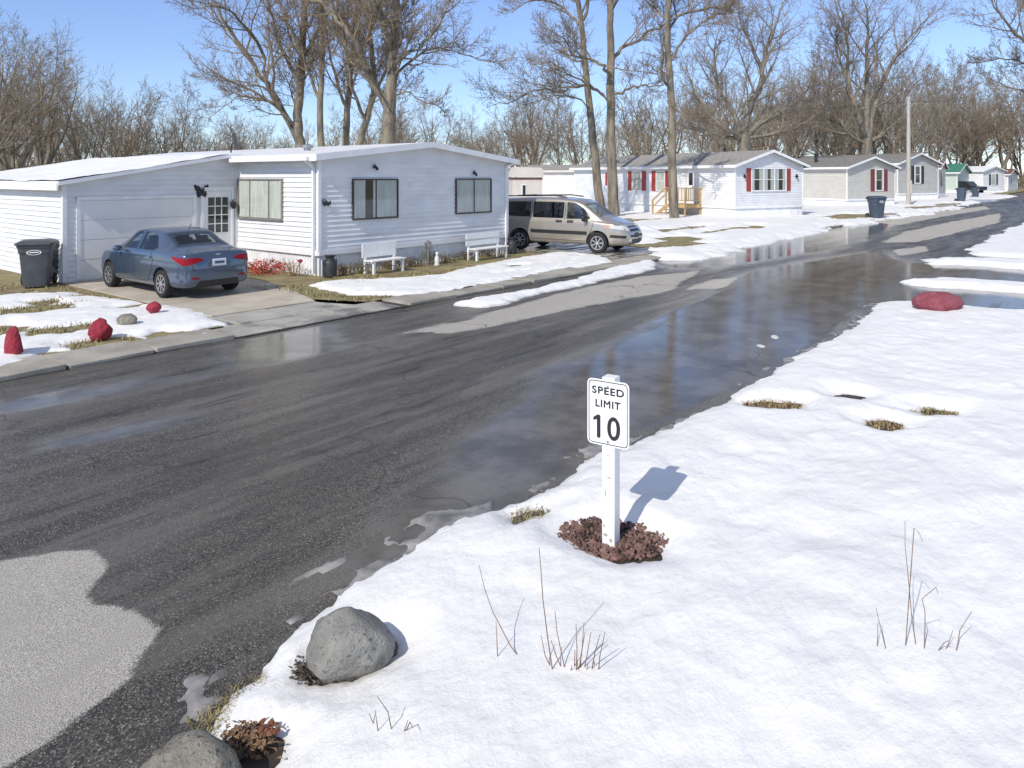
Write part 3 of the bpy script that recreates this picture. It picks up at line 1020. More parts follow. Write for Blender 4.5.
ed = fgw.box(MB(), e0, e1, .14, 2.12, .0, .03)
edo = ed.build('entry_door', MT['trim'], gt_)
fr = MB()
fgw.box(fr, e0 - .08, e0 - .002, .1, 2.2, 0, .05); fgw.box(fr, e1 + .002, e1 + .06, .1, 2.2, 0, .05); fgw.box(fr, e0 - .08, e1 + .06, 2.125, 2.22, 0, .052)
fr.build('door_frame', MT['trim'], edo)
ww = Wall(fgw.p(0, 0, .026), X, -Y)
b0, b1 = e0 + .13, e1 - .11
lite = MB()
fgw.box(lite, b0, b1, 1.0, 1.95, .031, .036)
lt = lite.build('door_glass', MT['carglass'], edo)
for k in (1, 2): fgw.box(ed := MB(), b0 + (b1 - b0) * k / 3 - .012, b0 + (b1 - b0) * k / 3 + .012, 1.0, 1.95, .036, .044); ed.build('muntin', MT['trim'], edo)
for k in (1, 2, 3): fgw.box(ed := MB(), b0, b1, 1.0 + .95 * k / 4 - .012, 1.0 + .95 * k / 4 + .012, .036, .0425); ed.build('muntin', MT['trim'], edo)
a, z = on_wall(201, 192, GO, EX)
butterfly((GO[0] + a, GO[1] - .02, z), 0, 'dark metal butterfly on the garage wall above the entry door', .68)
a, z = on_wall(233, 204, GO, EX)
wall_lamp((GO[0] + a - .06, GO[1] - .02, z), 0, 'small black lantern beside the garage entry door')
# satellite dish seen edge-on on the garage roof
pd = P(231, 152, 24.5)
t = thing('satellite_dish', 'grey satellite dish seen edge-on on the garage roof', 'satellite dish', pd, A - R(90) + R(4))
MB().tube([(0, 0, -.25), (0, 0, .15), (.05, 0, .3)], .025, 6).build('mast', MT['dark'], t)
MB().lathe([(0, 0), (.10, .005), (.18, .02), (.22, .035), (.225, .04), (.18, .03), (.10, .015), (0, .01)], 24, Matrix.Translation((.1, 0, .32)) @ Matrix.Rotation(R(72), 4, 'Y') @ Matrix.Scale(1.3, 4, (1, 0, 0))).build('reflector', MT['dish'], t, smooth=True)

# ---- the far row, each set at an angle to the road
PH = -R(22)
E2 = (math.cos(PH), math.sin(PH))
N2 = (-math.sin(PH), math.cos(PH))


def corner(px, d):
    v = P(px, 200, d)
    return (v.x, v.y)


H2 = corner(735, 43)
t2, f2, l2, r2 = gable_house('mobile_home', 'white mobile home with red shutters and a triple window in its gable', H2, PH, 5.75, 16.5, .72, 3.22, 4.05, 'vinyl', 'shingle', over=.3, lap=.14)
for (xa, xb) in ((751, 762.5), (764.5, 774), (776, 785.5)):
    pass
a0 = on_wall(751.5, 190, H2, E2)[0]; a1 = on_wall(785, 190, H2, E2)[0]
window(f2, a0, a1, 1.72, 2.98, t2, 'trim', .07, mull=(.345, .665), bars=(.5,), fill='blind', folds=12, gap=[(.10, .22), (.45, .55), (.80, .90)])
shutter(f2, a0 - .44, a0 - .09, 1.66, 3.02, t2, 'red'); shutter(f2, a1 + .09, a1 + .44, 1.66, 3.02, t2, 'red')
for px, lb in ((743.5, 'dark lantern left of the triple window on the red-shuttered home'), (795.5, 'dark lantern right of the triple window on the red-shuttered home')):
    a, z = on_wall(px, 176, H2, E2)
    wall_lamp((H2[0] + E2[0] * a, H2[1] + E2[1] * a, 2.55), PH, lb)
for (xa, xb, za, zb, sh) in ((608.5, 613.5, 1.95, 2.75, .22), (633, 641.5, 1.62, 2.85, .40), (657, 665, 1.62, 2.85, .4)):
    b0 = on_wall(xb, 190, H2, N2)[0]; b1 = on_wall(xa, 190, H2, N2)[0]
    b0, b1 = min(b0, b1), max(b0, b1)
    if b1 > 16.2: continue
    window(l2, b0, b1, za, zb, t2, 'trim', .05, bars=(.5,), fill='curtain', folds=5)
    shutter(l2, b0 - .09 - sh, b0 - .08, za - .05, zb + .05, t2, 'red'); shutter(l2, b1 + .08, b1 + .09 + sh, za - .05, zb + .05, t2, 'red')
b0 = on_wall(695, 190, H2, N2)[0]; b1 = on_wall(688, 190, H2, N2)[0]
d2 = l2.box(MB(), b0, b1, .85, 2.95, .0, .04).build('entry_door', MT['trim'], t2)
l2.box(MB(), b0 + .15, b0 + .5, 2.0, 2.75, .041, .05).build('door_glass', MT['carglass'], d2)
MB().tube([l2.p(b0 + .12, 1.8, .06), l2.p(b0 + .12, 1.95, .08)], .03, 6).build('handle', MT['dark'], d2)
# wooden porch with steps
pq = l2.p((b0 + b1) / 2, 0, 0)
M2 = Matrix.Translation((H2[0], H2[1], 0)) @ Matrix.Rotation(PH, 4, 'Z')
pw = M2 @ pq
tp = thing('porch', 'new timber porch with railings and steps at the red-shuttered home', 'porch', (pw.x, pw.y, 0), PH)
dk = MB()
for k in range(11): dk.bb(-1.35, -.03, -.9 + k * .165, -.9 + k * .165 + .15, .80, .84)
dk.bb(-1.37, -1.33, -.92, .93, .62, .80); dk.bb(-1.37, -.03, -.94, -.90, .62, .80); dk.bb(-1.37, -.03, .93, .97, .62, .80)
dk.build('deck', MT['wood'], tp)
for (x_, y_) in ((-1.3, -.85), (-.1, -.85), (-1.3, .88)):
    MB().bb(x_ - .045, x_ + .045, y_ - .045, y_ + .045, -.05, 1.85).build('post', MT['wood'], tp)
rl = MB()
for zz in (1.80, 1.05): rl.bb(-1.34, -.06, -.9, -.82, zz, zz + .05); rl.bb(-1.36, -1.27, -.85, .9, zz, zz + .05)
for k in range(8): rl.bb(-1.2 + k * .14, -1.16 + k * .14, -.88, -.85, 1.05, 1.80)
for k in range(5): rl.bb(-1.335, -1.30, -.6 + k * .3, -.56 + k * .3, 1.05, 1.80)
rl.build('railing', MT['wood'], tp)
st = MB()
for k in range(4): st.bb(-1.25, -.1, 1.0 + k * .28, 1.28 + k * .28, .60 - k * .19, .64 - k * .19)
for xx in (-1.27, -.1): st.bar((xx, .98, .62), (xx, 2.15, -.04), .05, .2)
st.build('steps', MT['wood'], tp)
hr = MB()
for xx in (-1.3,):
    hr.bar((xx, .95, 1.80), (xx, 2.15, 1.02), .05, .08); hr.bar((xx, .95, 1.4), (xx, 2.15, .6), .04, .08); hr.bb(xx - .045, xx + .045, 2.1, 2.19, -.05, 1.05)
hr.build('handrail', MT['wood'], tp)

H3 = corner(847, 60.8)
t3, f3, l3, r3 = gable_house('mobile_home', 'beige mobile home with maroon shutters behind the blue wheeled bin', H3, PH, 6.3, 15.0, .62, 3.34, 4.15, 'beige', 'dshingle', over=.35, lap=.16)
a0 = on_wall(875, 190, H3, E2)[0]; a1 = on_wall(882.5, 190, H3, E2)[0]
window(f3, a0, a1, 1.4, 3.1, t3, 'trim', .07, bars=(.5,), fill='curtain', folds=3, gap=[(.2, .8)])
shutter(f3, a0 - .62, a0 - .09, 1.3, 3.15, t3, 'maroon'); shutter(f3, a1 + .09, a1 + .62, 1.3, 3.15, t3, 'maroon')
r3_ = [c for c in t3.children if c.name.startswith('roof')][0]
MB().lathe([(.14, 0), (.14, .8), (.22, .82), (.22, .95), (0, 1.0)], 10, Matrix.Translation((1.5, 4.2, 3.6))).build('chimney', MT['black_paint'], r3_)
H4 = corner(897.5, 76)
t4, f4, l4, r4 = gable_house('mobile_home', 'grey beige mobile home with black shutters behind the utility pole', H4, PH, 7.0, 16.0, .75, 3.95, 4.95, 'greige', 'dshingle', over=.4, lap=.18)
a0 = on_wall(914.5, 190, H4, E2)[0]; a1 = on_wall(920, 190, H4, E2)[0]
window(f4, a0, a1, 1.9, 3.6, t4, 'trim', .08, bars=(.5,), fill='curtain', folds=3, gap=[(.2, .8)])
shutter(f4, a0 - .62, a0 - .1, 1.8, 3.66, t4, 'black_paint'); shutter(f4, a1 + .1, a1 + .62, 1.8, 3.66, t4, 'black_paint')
# tan home beyond, its end wall receding along the road
H5 = corner(938, 84)
t5, f5, l5, r5 = gable_house('mobile_home', 'tan mobile home with one narrow dark-shuttered window past the grey beige home', H5, R(2), 6.2, 14.0, .5, 3.55, 4.3, 'tan', 'brown_roof', over=.35, lap=.2)
a0 = on_wall(941.2, 190, H5, (math.cos(R(2)), math.sin(R(2))))[0]
window(f5, a0, a0 + .8, 1.4, 3.0, t5, 'trim', .08, bars=(.5,), fill='curtain', folds=3, gap=[(.2, .8)])
shutter(f5, a0 - .5, a0 - .1, 1.35, 3.05, t5, 'black_paint'); shutter(f5, a0 + .9, a0 + 1.3, 1.35, 3.05, t5, 'black_paint')
H6 = corner(957, 112)
t6, f6, l6, r6 = gable_house('mobile_home', 'pale home with a green metal roof behind the black pickup', H6, R(-5), 7.0, 8, .4, 3.3, 4.5, 'mint', 'green_roof', over=.5, lap=.25)
H7 = corner(983, 118)
t7, f7, l7, r7 = gable_house('mobile_home', 'small white mobile home right of the green-roofed home', H7, PH, 6.2, 4.5, .5, 3.5, 4.2, 'vinyl', 'trim', over=.35, lap=.25)
a0 = on_wall(991, 180, H7, E2)[0]; a1 = on_wall(995.5, 180, H7, E2)[0]
window(f7, a0, a1, 1.3, 2.9, t7, 'trim', .08, fill='curtain', folds=3)
shutter(f7, a0 - .6, a0 - .1, 1.2, 2.95, t7, 'black_paint'); shutter(f7, a1 + .1, a1 + .6, 1.2, 2.95, t7, 'black_paint')
H8 = corner(1008, 128)
t8, f8, l8, r8 = gable_house('mobile_home', 'pale mobile home with a brown roof at the far end of the street', H8, R(-4), 9, 18, .4, 3.0, 3.9, 'pale', 'brown_roof', over=.4, lap=.25)
a0 = on_wall(1010, 180, H8, (math.cos(R(-4)), math.sin(R(-4))))[0]
window(f8, a0 + .6, a0 + 1.6, 1.3, 2.6, t8, 'trim', .08, fill='curtain', folds=3)
# grey home and cream shed seen past the minivan
H9 = corner(596, 66)
t9, f9, l9, r9 = gable_house('mobile_home', 'pale home with a tan roof half hidden behind the minivan', H9, R(20), 5, 8.5, .6, 3.1, 3.6, 'pale', 'shingle', over=.3, lap=.2, fasc='shed')
t9.rotation_euler.z = PH + R(25)
hs = corner(512.5, 40)
ts = thing('storage_shed', 'cream metal shed with a brown band beside the white double-wide home', 'shed', (hs[0], hs[1], 0), A - R(90) + R(6))
sh = MB(); sh.bb(0, 1.62, 0, 2.6, -.05, 2.45); sh.build('wall', MT['shed'], ts)
MB().bb(-.02, 1.64, -.02, 2.62, 2.35, 2.48).build('band', MT['band'], ts)
sr = MB(); sr.prism([(-.1, 2.5), (1.72, 2.5), (1.6, 3.0), (.2, 3.05)], Matrix.Translation((0, -.12, 0)), 2.84); sr.build('roof', MT['shed'], ts)
sw = Wall((0, 0, 0), Vector((1, 0, 0)), Vector((0, -1, 0)))
so = sw.box(MB(), .5, .75, 1.5, 2.1, -.01, .03).build('window', MT['trim'], ts)
sw.box(MB(), .54, .71, 1.54, 2.06, .031, .036).build('pane', MT['carglass'], so)


# ------------------------------------------------------------------ vehicles
def smooth_prof(xs, pts, k):
    px = [p[0] for p in pts]; pz = [p[1] for p in pts]
    v = np.interp(xs, px, pz)
    if k > 0:
        ker = np.exp(-np.linspace(-2, 2, 2 * k + 1) ** 2); ker /= ker.sum()
        v = np.convolve(np.pad(v, k, mode='edge'), ker, 'valid')
    return v


def car_shell(spec, n=96):
    """loft of cross-sections along x (nose at +x); returns verts, faces"""
    x0, x1 = spec['x']
    u = np.linspace(0, 1, n)
    xs = x0 + (x1 - x0) * (u - .03 * np.sin(2 * np.pi * u) * 1.5)
    top = smooth_prof(xs, spec['top'], 2); bot = smooth_prof(xs, spec['bot'], 2)
    wid = smooth_prof(xs, spec['wid'], 2); belt = smooth_prof(xs, spec['belt'], 2); wr = smooth_prof(xs, spec['roofw'], 3)
    V, Fc = [], []
    m = None
    for i, x in enumerate(xs):
        t, b, w, bl = top[i], bot[i], wid[i], belt[i]
        zs = min(bl, t - .05)
        h = max(.0, t - bl)
        g = min(1, h / .25)
        wt = (wr[i] * w) * g + (w * .86) * (1 - g)
        zr = t - .085 * g - .03 * (1 - g)
        half = [(0, b), (w * .78, b), (w * .93, b + .035), (w * .985, b + .13), (w, b + (zs - b) * .45), (w * .995, b + (zs - b) * .72), (w * .965, zs - .03), (w * .94, zs + .012 * g)]
        half += [(w * .93 * (1 - f) + wt * f, zs * (1 - f) + zr * f) for f in (.33, .66, 1.0)]
        half += [(wt * .93, zr + (t - zr) * .55), (wt * .75, t - .018), (wt * .4, t - .003), (0, t)]
        # resample smoothly
        P_ = half
        out = []
        for k in range(len(P_) - 1):
            p0 = P_[max(0, k - 1)]; p1 = P_[k]; p2 = P_[k + 1]; p3 = P_[min(len(P_) - 1, k + 2)]
            for s_ in (0, .5):
                q = []
                for c in (0, 1):
                    a_ = p1[c]; m1 = (p2[c] - p0[c]) * .35; m2 = (p3[c] - p1[c]) * .35
                    q.append((2 * s_ ** 3 - 3 * s_ ** 2 + 1) * a_ + (s_ ** 3 - 2 * s_ ** 2 + s_) * m1 + (-2 * s_ ** 3 + 3 * s_ ** 2) * p2[c] + (s_ ** 3 - s_ ** 2) * m2)
                out.append((max(0, q[0]), q[1]))
        out.append(P_[-1])
        ring = [(y, z) for y, z in out] + [(-y, z) for y, z in out[-2:0:-1]]
        if m is None: m = len(ring)
        V += [(x, y, z) for y, z in ring]
    for i in range(n - 1):
        for k in range(m):
            k2 = (k + 1) % m
            Fc.append((i * m + k, (i + 1) * m + k, (i + 1) * m + k2, i * m + k2))
    Fc.append(tuple(range(m))); Fc.append(tuple((n - 1) * m + k for k in range(m - 1, -1, -1)))
    return V, Fc


def bool_cut(o, cutters):
    for c in cutters:
        md = o.modifiers.new('b', 'BOOLEAN'); md.operation = 'DIFFERENCE'; md.object = c; md.solver = 'EXACT'
    bpy.context.view_layer.update()
    dg = bpy.context.evaluated_depsgraph_get(); dg.update()
    me = bpy.data.meshes.new_from_object(o.evaluated_get(dg))
    o.modifiers.clear()
    old = o.data
    o.data = me
    bpy.data.meshes.remove(old)
    for c in cutters: bpy.data.objects.remove(c)


class Decal:
    def __init__(s, V, Fc): s.bvh = BVHTree.FromPolygons([Vector(v) for v in V], Fc)

    def panel(s, poly, proj, off=.006, sub=5, rings=4, rim=.002):
        """polygon in a plane, dropped onto the shell. proj(a,b) -> (origin, direction)"""
        pts = []
        n = len(poly)
        for i in range(n):
            a, b = poly[i], poly[(i + 1) % n]
            for k in range(sub): pts.append((a[0] + (b[0] - a[0]) * k / sub, a[1] + (b[1] - a[1]) * k / sub))
        cx = sum(p[0] for p in poly) / n; cy = sum(p[1] for p in poly) / n
        m = len(pts)
        vs, fs = [], []

        def hit(a, b, o):
            org, d = proj(a, b)
            h = s.bvh.ray_cast(Vector(org), Vector(d))
            if h[0] is None: return Vector(org) + Vector(d) * .5
            nn = h[1]
            if nn.dot(Vector(d)) > 0: nn = -nn
            return h[0] + nn * o
        for r in range(rings):
            f = r / rings
            for a, b in pts: vs.append(hit(a + (cx - a) * f, b + (cy - b) * f, off if r else off))
        c = len(vs); vs.append(hit(cx, cy, off))
        for a, b in pts: vs.append(hit(a, b, -rim))
        for r in range(rings - 1):
            for k in range(m): fs.append((r * m + k, r * m + (k + 1) % m, (r + 1) * m + (k + 1) % m, (r + 1) * m + k))
        for k in range(m): fs.append(((rings - 1) * m + k, (rings - 1) * m + (k + 1) % m, c))
        e = c + 1
        for k in range(m): fs.append((e + k, e + (k + 1) % m, (k + 1) % m, k))
        mb = MB(); mb.add(vs, fs)
        return mb


SIDE_R = lambda a, b: ((a, -3, b), (0, 1, 0))
SIDE_L = lambda a, b: ((a, 3, b), (0, -1, 0))
REAR = lambda a, b: ((-5, a, b), (1, 0, 0))
FRONT = lambda a, b: ((5, a, b), (-1, 0, 0))
TOP = lambda a, b: ((a, b, 4), (0, 0, -1))


def wheel(parent, x, y, r, w, side, spokes=9, style='cap', steer=0):
    t = bpy.data.objects.new('wheel', None); link(t); t.parent = parent
    t.empty_display_size = .1
    t.location = (x, y, r); t.rotation_euler = (0, 0, steer)
    m = Matrix.Rotation(R(90) * (-1 if side > 0 else 1), 4, 'X')   # local z points outwards
    tp = [(r * .62, -w / 2), (r * .9, -w / 2), (r * .97, -w * .42), (r, -w * .28), (r, w * .28), (r * .97, w * .42), (r * .9, w / 2), (r * .72, w * .5), (r * .66, w * .44)]
    MB().lathe(tp, 32, m).build('tyre', MT['rubber'], t, smooth=35)
    rm = MB()
    rm.lathe([(r * .67, w * .40), (r * .66, w * .46), (r * .60, w * .46), (r * .56, w * .36), (r * .50, w * .26)], 32, m)
    for k in range(spokes):
        an = 2 * math.pi * k / spokes
        for da in (-.09, .09):
            a = m @ Vector((r * .13 * math.cos(an), r * .13 * math.sin(an), w * .43)); b = m @ Vector((r * .60 * math.cos(an + da), r * .60 * math.sin(an + da), w * .41))
            rm.bar(a, b, r * .055, r * .06, up=m.to_3x3() @ Vector((0, 0, 1)))
    rm.lathe([(r * .19, w * .36), (r * .17, w * .48), (0, w * .49)], 16, m)
    rm.build('rim', MT['rim'], t, smooth=35)
    bd = MB(); bd.lathe([(r * .63, -w * .1), (r * .63, w * .15), (.001, w * .15)], 24, m); bd.build('brake_disc', MT['plastic'], t)
    return t


def car(spec, name, label, loc, rz, paint):
    t = thing(name, label, spec['cat'], loc, rz)
    V, Fc = car_shell(spec)
    mb = MB(); mb.add(V, Fc)
    b = mb.build('body', MT[paint], t)
    cut = []
    # hollow cabin, then the window openings
    sp2 = dict(spec); sp2['x'] = spec['cabin']
    dz = .055
    sp2['top'] = [(x_, z_ - dz) for x_, z_ in spec['top']]; sp2['wid'] = [(x_, w_ - .07) for x_, w_ in spec['wid']]
    sp2['bot'] = [(-9, spec['cabin_floor']), (9, spec['cabin_floor'])]; sp2['belt'] = [(x_, z_ + .0) for x_, z_ in spec['belt']]
    vi, fi = car_shell(sp2, 48)
    q = MB(); q.add(vi, fi); cut.append(q.build('cut', MT['seat']))
    for poly in spec['side_open']:
        for s in (-1, 1):
            cut.append(MB().prism(poly, Matrix.Translation((0, .40 if s > 0 else -1.3, 0)), .9).build('cut', MT['seat']))
    for poly in spec['top_open']:
        cut.append(MB().prism(poly, Matrix.Translation((0, 0, 2.3)) @ Matrix.Rotation(R(-90), 4, 'X'), 2.3 - spec['open_z']).build('cut', MT['seat']))
    for wx in spec['wheels']:
        for s in (-1, 1):
            m = Matrix.Translation((wx, s * (spec['w'] + .1), spec['r'] + .01)) @ Matrix.Rotation(R(90), 4, 'X')
            cut.append(MB().lathe([(spec['r'] + .055, -.32), (spec['r'] + .055, .32)], 40, m).build('cut', MT['plastic']))
    for c_ in cut: c_.parent = t
    bool_cut(b, cut)
    b.data.polygons.foreach_set('use_smooth', [True] * len(b.data.polygons))
    b.data.set_sharp_from_angle(angle=R(38))
    for seat_x in spec['seats']:
        for sy in (-.36, .36):
            MB().box((seat_x, sy, .88), (.16, .46, .58), ry=R(-14)).box((seat_x - .10, sy, 1.18), (.10, .24, .18), ry=R(-14)).build('seat', MT[spec['seat_mat']], b, bevel=.04)
    sm_ = Matrix.Translation((spec['wheel_x'], .36, 1.0)) @ Matrix.Rotation(R(65), 4, 'Y')
    ring = [(sm_ @ Vector((.18 * math.cos(k * .5236), .18 * math.sin(k * .5236), 0))) for k in range(13)]
    MB().tube(ring, .016, 6, cap=False).tube([ring[0], sm_ @ Vector((0, 0, 0)), ring[6]], .014, 5).build('steering_wheel', MT['plastic'], b)
    MB().box((spec['wheel_x'] + .32, 0, .90), (.34, 1.3, .12)).build('dashboard', MT['plastic'], b, bevel=.03)
    # inner arch lining
    for wx in spec['wheels']:
        ln = MB()
        ln.box((wx, 0, spec['r'] + .10), (spec['r'] * 1.9, spec['w'] * 2 - .5, spec['r'] * 1.5))
        ln.build('arch_liner', MT['plastic'], b)
    MB().box((0, 0, spec['bot'][2][1] + .03), (spec['x'][1] - spec['x'][0] - .7, spec['w'] * 1.5, .08)).build('underbody', MT['plastic'], b)
    for wx in spec['wheels']:
        for s in (-1, 1): wheel(t, wx, s * (spec['w'] - .105), spec['r'], .21, s, spec['spokes'])
    return t, b, Decal(V, Fc)


def inset(poly, d):
    cx = sum(p[0] for p in poly) / len(poly); cz = sum(p[1] for p in poly) / len(poly)
    return [(x + (cx - x) * d, z + (cz - z) * d) for x, z in poly]


def line_panel(D, pts, proj, wdt, off=.003):
    mbt = MB()
    for a, b in zip(pts[:-1], pts[1:]):
        d = Vector((b[0] - a[0], b[1] - a[1])); d.normalize(); nrm = Vector((-d.y, d.x)) * wdt / 2
        p = D.panel([(a[0] + nrm.x, a[1] + nrm.y), (b[0] + nrm.x, b[1] + nrm.y), (b[0] - nrm.x, b[1] - nrm.y), (a[0] - nrm.x, a[1] - nrm.y)], proj, off, 6, 1, .0)
        mbt.add(p.v, p.f)
    return mbt


# ---- sedan (seen from its left rear)
SED = dict(cat='car', x=(-2.19, 2.19), w=.865, r=.305, wheels=(-1.30, 1.28), spokes=8,
           top=[(-2.19, .80), (-2.16, .92), (-2.10, 1.005), (-1.72, 1.05), (-1.55, 1.09), (-.88, 1.40), (-.45, 1.455), (0, 1.46), (.35, 1.42), (1.12, 1.02), (1.55, .93), (1.95, .80), (2.12, .68), (2.19, .58)],
           bot=[(-2.19, .42), (-2.12, .27), (-1.7, .22), (1.7, .20), (2.1, .24), (2.19, .40)],
           wid=[(-2.19, .60), (-2.12, .74), (-1.95, .82), (-1.4, .862), (0, .865), (1.2, .86), (1.8, .80), (2.05, .68), (2.19, .50)],
           belt=[(-2.2, .98), (-1.5, .985), (-.3, .955), (1.0, .90), (2.2, .8)],
           roofw=[(-2.2, .8), (-1.5, .72), (-.8, .69), (0, .70), (.6, .72), (1.1, .8)])
cs0 = G(163, 298); cs1 = G(114, 287)
hx, hy = cs1[0] - cs0[0], cs1[1] - cs0[1]
SA = R(90)
cs = (8.02, 16.10)
fw_poly = [(-.02, .985), (.80, .965), (.42, 1.28), (.20, 1.375), (-.02, 1.395)]
rw_poly = [(-.98, 1.06), (-.86, .99), (-.09, .985), (-.09, 1.395), (-.45, 1.385), (-.72, 1.31)]
SED.update(cabin=(-1.52, 1.02), cabin_floor=.62, side_open=[inset(fw_poly, .07), inset(rw_poly, .07)], open_z=1.02, seats=(-.72, .15), seat_mat='seat', wheel_x=.55,
           top_open=[[(-1.42, -.50), (-1.42, .50), (-.95, .43), (-.95, -.43)], [(.98, -.54), (.98, .54), (.47, .47), (.47, -.47)]])
tsed, bsed, D = car(SED, 'sedan', 'slate blue sedan parked nose-in on the driveway before the garage', (cs[0], cs[1], .06), SA, 'sedan')
tsed.scale = (.93, .93, .93)
fw_poly = [(-.02, .985), (.80, .965), (.42, 1.28), (.20, 1.375), (-.02, 1.395)]
rw_poly = [(-.98, 1.06), (-.86, .99), (-.09, .985), (-.09, 1.395), (-.45, 1.385), (-.72, 1.31)]
for pr in (SIDE_L, SIDE_R):
    for q in (fw_poly, rw_poly):
        w = D.panel(inset(q, .02), pr, .006, rim=-.003).build('side_window', MT['auto_clear'], bsed, smooth=40)
    dl = line_panel(D, [(-.055, .34), (-.055, .97), (-.05, 1.40)], pr, .016); dl2 = line_panel(D, [(-.80, .97), (-.93, .80), (-.90, .62), (-.78, .42), (-.70, .33), (.80, .31), (.92, .5), (.90, .95)], pr, .014)
    dl.add(dl2.v, dl2.f)
    dl.build('door_seam', MT['plastic'], bsed)
    for hx_ in (-.72, .22):
        hb = D.panel([(hx_ - .10, .83), (hx_ + .10, .835), (hx_ + .10, .875), (hx_ - .10, .87)], pr, .022).build('door_handle', MT['sedan'], bsed, smooth=40)
for s in (-1, 1):
    MB().lathe([(0, -.08), (.07, -.05), (.10, .0), (.09, .05), (0, .06)], 12, Matrix.Translation((.62, s * .93, .98)) @ Matrix.Rotation(R(-90), 4, 'Y') @ Matrix.Scale(.7, 4, (1, 0, 0)) @ Matrix.Scale(1.1, 4, (0, 1, 0))).build('wing_mirror', MT['sedan'], tsed, smooth=True)
D.panel([(-1.50, -.58), (-1.50, .58), (-.93, .50), (-.93, -.50)], TOP, .006, 6, rim=-.003).build('rear_window', MT['auto_clear'], bsed, smooth=40)
D.panel([(1.03, -.62), (1.03, .62), (.45, .54), (.45, -.54)], TOP, .006, 6, rim=-.003).build('windscreen', MT['auto_clear'], bsed, smooth=40)
for s in (-1, 1):
    D.panel([(s * .34, .83), (s * .76, .73), (s * .76, .885), (s * .52, .90), (s * .38, .875)], REAR, .010, 6).build('tail_light', MT['tail'], bsed, smooth=40)
    D.panel([(-2.10, .74), (-1.68, .905), (-1.74, .93), (-2.09, .90)], SIDE_L if s > 0 else SIDE_R, .010).build('tail_light', MT['tail'], bsed, smooth=40)
    D.panel([(s * .46, .44), (s * .62, .45), (s * .62, .49), (s * .46, .475)], REAR, .008).build('reflector', MT['tail'], bsed)
D.panel([(-.26, .68), (.26, .68), (.27, .86), (-.27, .86)], REAR, .004).build('plate_recess', MT['sedan'], bsed)
pl = D.panel([(-.155, .70), (.155, .70), (.155, .845), (-.155, .845)], REAR, .018); plo = pl.build('number_plate', MT['plate'], bsed)
D.panel([(-.11, .745), (.11, .745), (.11, .80), (-.11, .80)], REAR, .020).build('plate_marks', MT['bin_blue'], plo)
D.panel([(-.06, .915), (.06, .915), (.055, .955), (-.055, .955)], REAR, .012).build('emblem', MT['chrome'], bsed)
line_panel(D, [(-.62, .875), (-.60, .64), (.60, .64), (.62, .875)], REAR, .012).build('boot_seam', MT['plastic'], bsed)
D.panel([(-.50, .29), (.50, .29), (.44, .40), (-.44, .40)], REAR, .006, 6).build('bumper_insert', MT['plastic'], bsed)
MB().tube([(-.86, 0, 1.40), (-1.0, 0, 1.56)], .006, 5).build('aerial', MT['plastic'], tsed)
cb = MB()
for s in (-1, 1):
    pass
# ---- minivan (seen from its right front)
VAN = dict(cat='minivan', x=(-2.42, 2.42), w=.915, r=.335, wheels=(-1.42, 1.42), spokes=7,
           top=[(-2.42, 1.0), (-2.40, 1.35), (-2.32, 1.66), (-2.15, 1.73), (-1.2, 1.76), (0, 1.76), (.55, 1.71), (.85, 1.60), (1.52, 1.13), (1.75, 1.05), (2.15, .93), (2.33, .80), (2.42, .60)],
           bot=[(-2.42, .45), (-2.3, .32), (-1.8, .27), (1.8, .25), (2.3, .26), (2.42, .36)],
           wid=[(-2.42, .78), (-2.30, .86), (-1.8, .91), (0, .915), (1.3, .905), (1.9, .86), (2.2, .76), (2.42, .56)],
           belt=[(-2.5, 1.06), (-1, 1.05), (1, 1.02), (2.4, .9)],
           roofw=[(-2.4, .86), (-1, .80), (0, .79), (.9, .80), (1.5, .86)])
pv = G(597, 255); VA = R(-90) + R(9)
vfw = Vector((math.cos(VA), math.sin(VA))); vrt = Vector((vfw.y, -vfw.x))
vc = Vector(pv) - vfw * 1.42 - vrt * .90
VW = [([(.30, 1.07), (1.18, 1.08), (.92, 1.42), (.62, 1.60), (.30, 1.63)], 'auto_clear'), ([(-.95, 1.10), (.20, 1.09), (.20, 1.62), (-.95, 1.63)], 'auto_dark'), ([(-2.20, 1.13), (-1.04, 1.11), (-1.04, 1.63), (-2.05, 1.61)], 'auto_dark')]
VAN.update(cabin=(-2.3, 1.42), cabin_floor=.65, side_open=[inset(q_, .05) for q_, g_ in VW], open_z=1.12, seats=(-1.7, -.75, .25), seat_mat='seat_grey', wheel_x=.85,
           top_open=[[(1.38, -.62), (1.38, .62), (.89, .53), (.89, -.53)]])
tv, bv, D = car(VAN, 'minivan', 'champagne minivan parked at the right end of the white double-wide home', (vc.x, vc.y, .05), VA, 'van')
tv.scale = (1.0, 1.0, 1.0)
for pr in (SIDE_L, SIDE_R):
    for q, g in VW:
        D.panel(inset(q, .01), pr, .006, rim=-.003).build('side_window', MT[g], bv, smooth=40)
    dl = line_panel(D, [(.25, .40), (.25, 1.66)], pr, .016); dl2 = line_panel(D, [(-1.0, 1.66), (-1.0, .72), (-.95, .40), (1.05, .38), (1.24, .80), (1.27, 1.06)], pr, .014)
    dl.add(dl2.v, dl2.f); dl.build('door_seam', MT['plastic'], bv)
    D.panel([(-.98, .60), (1.06, .58), (1.06, .69), (-.98, .71)], pr, .014, 8).build('side_moulding', MT['dark'], bv)
    for hx_ in (.05, .46):
        D.panel([(hx_ - .11, .96), (hx_ + .11, .96), (hx_ + .11, 1.03), (hx_ - .11, 1.03)], pr, .02).build('door_handle', MT['plastic'], bv)
    D.panel([(1.83, .52), (2.30, .50), (2.33, .58), (1.86, .61)], pr, .012, 6).build('bumper_strip', MT['dark'], bv)
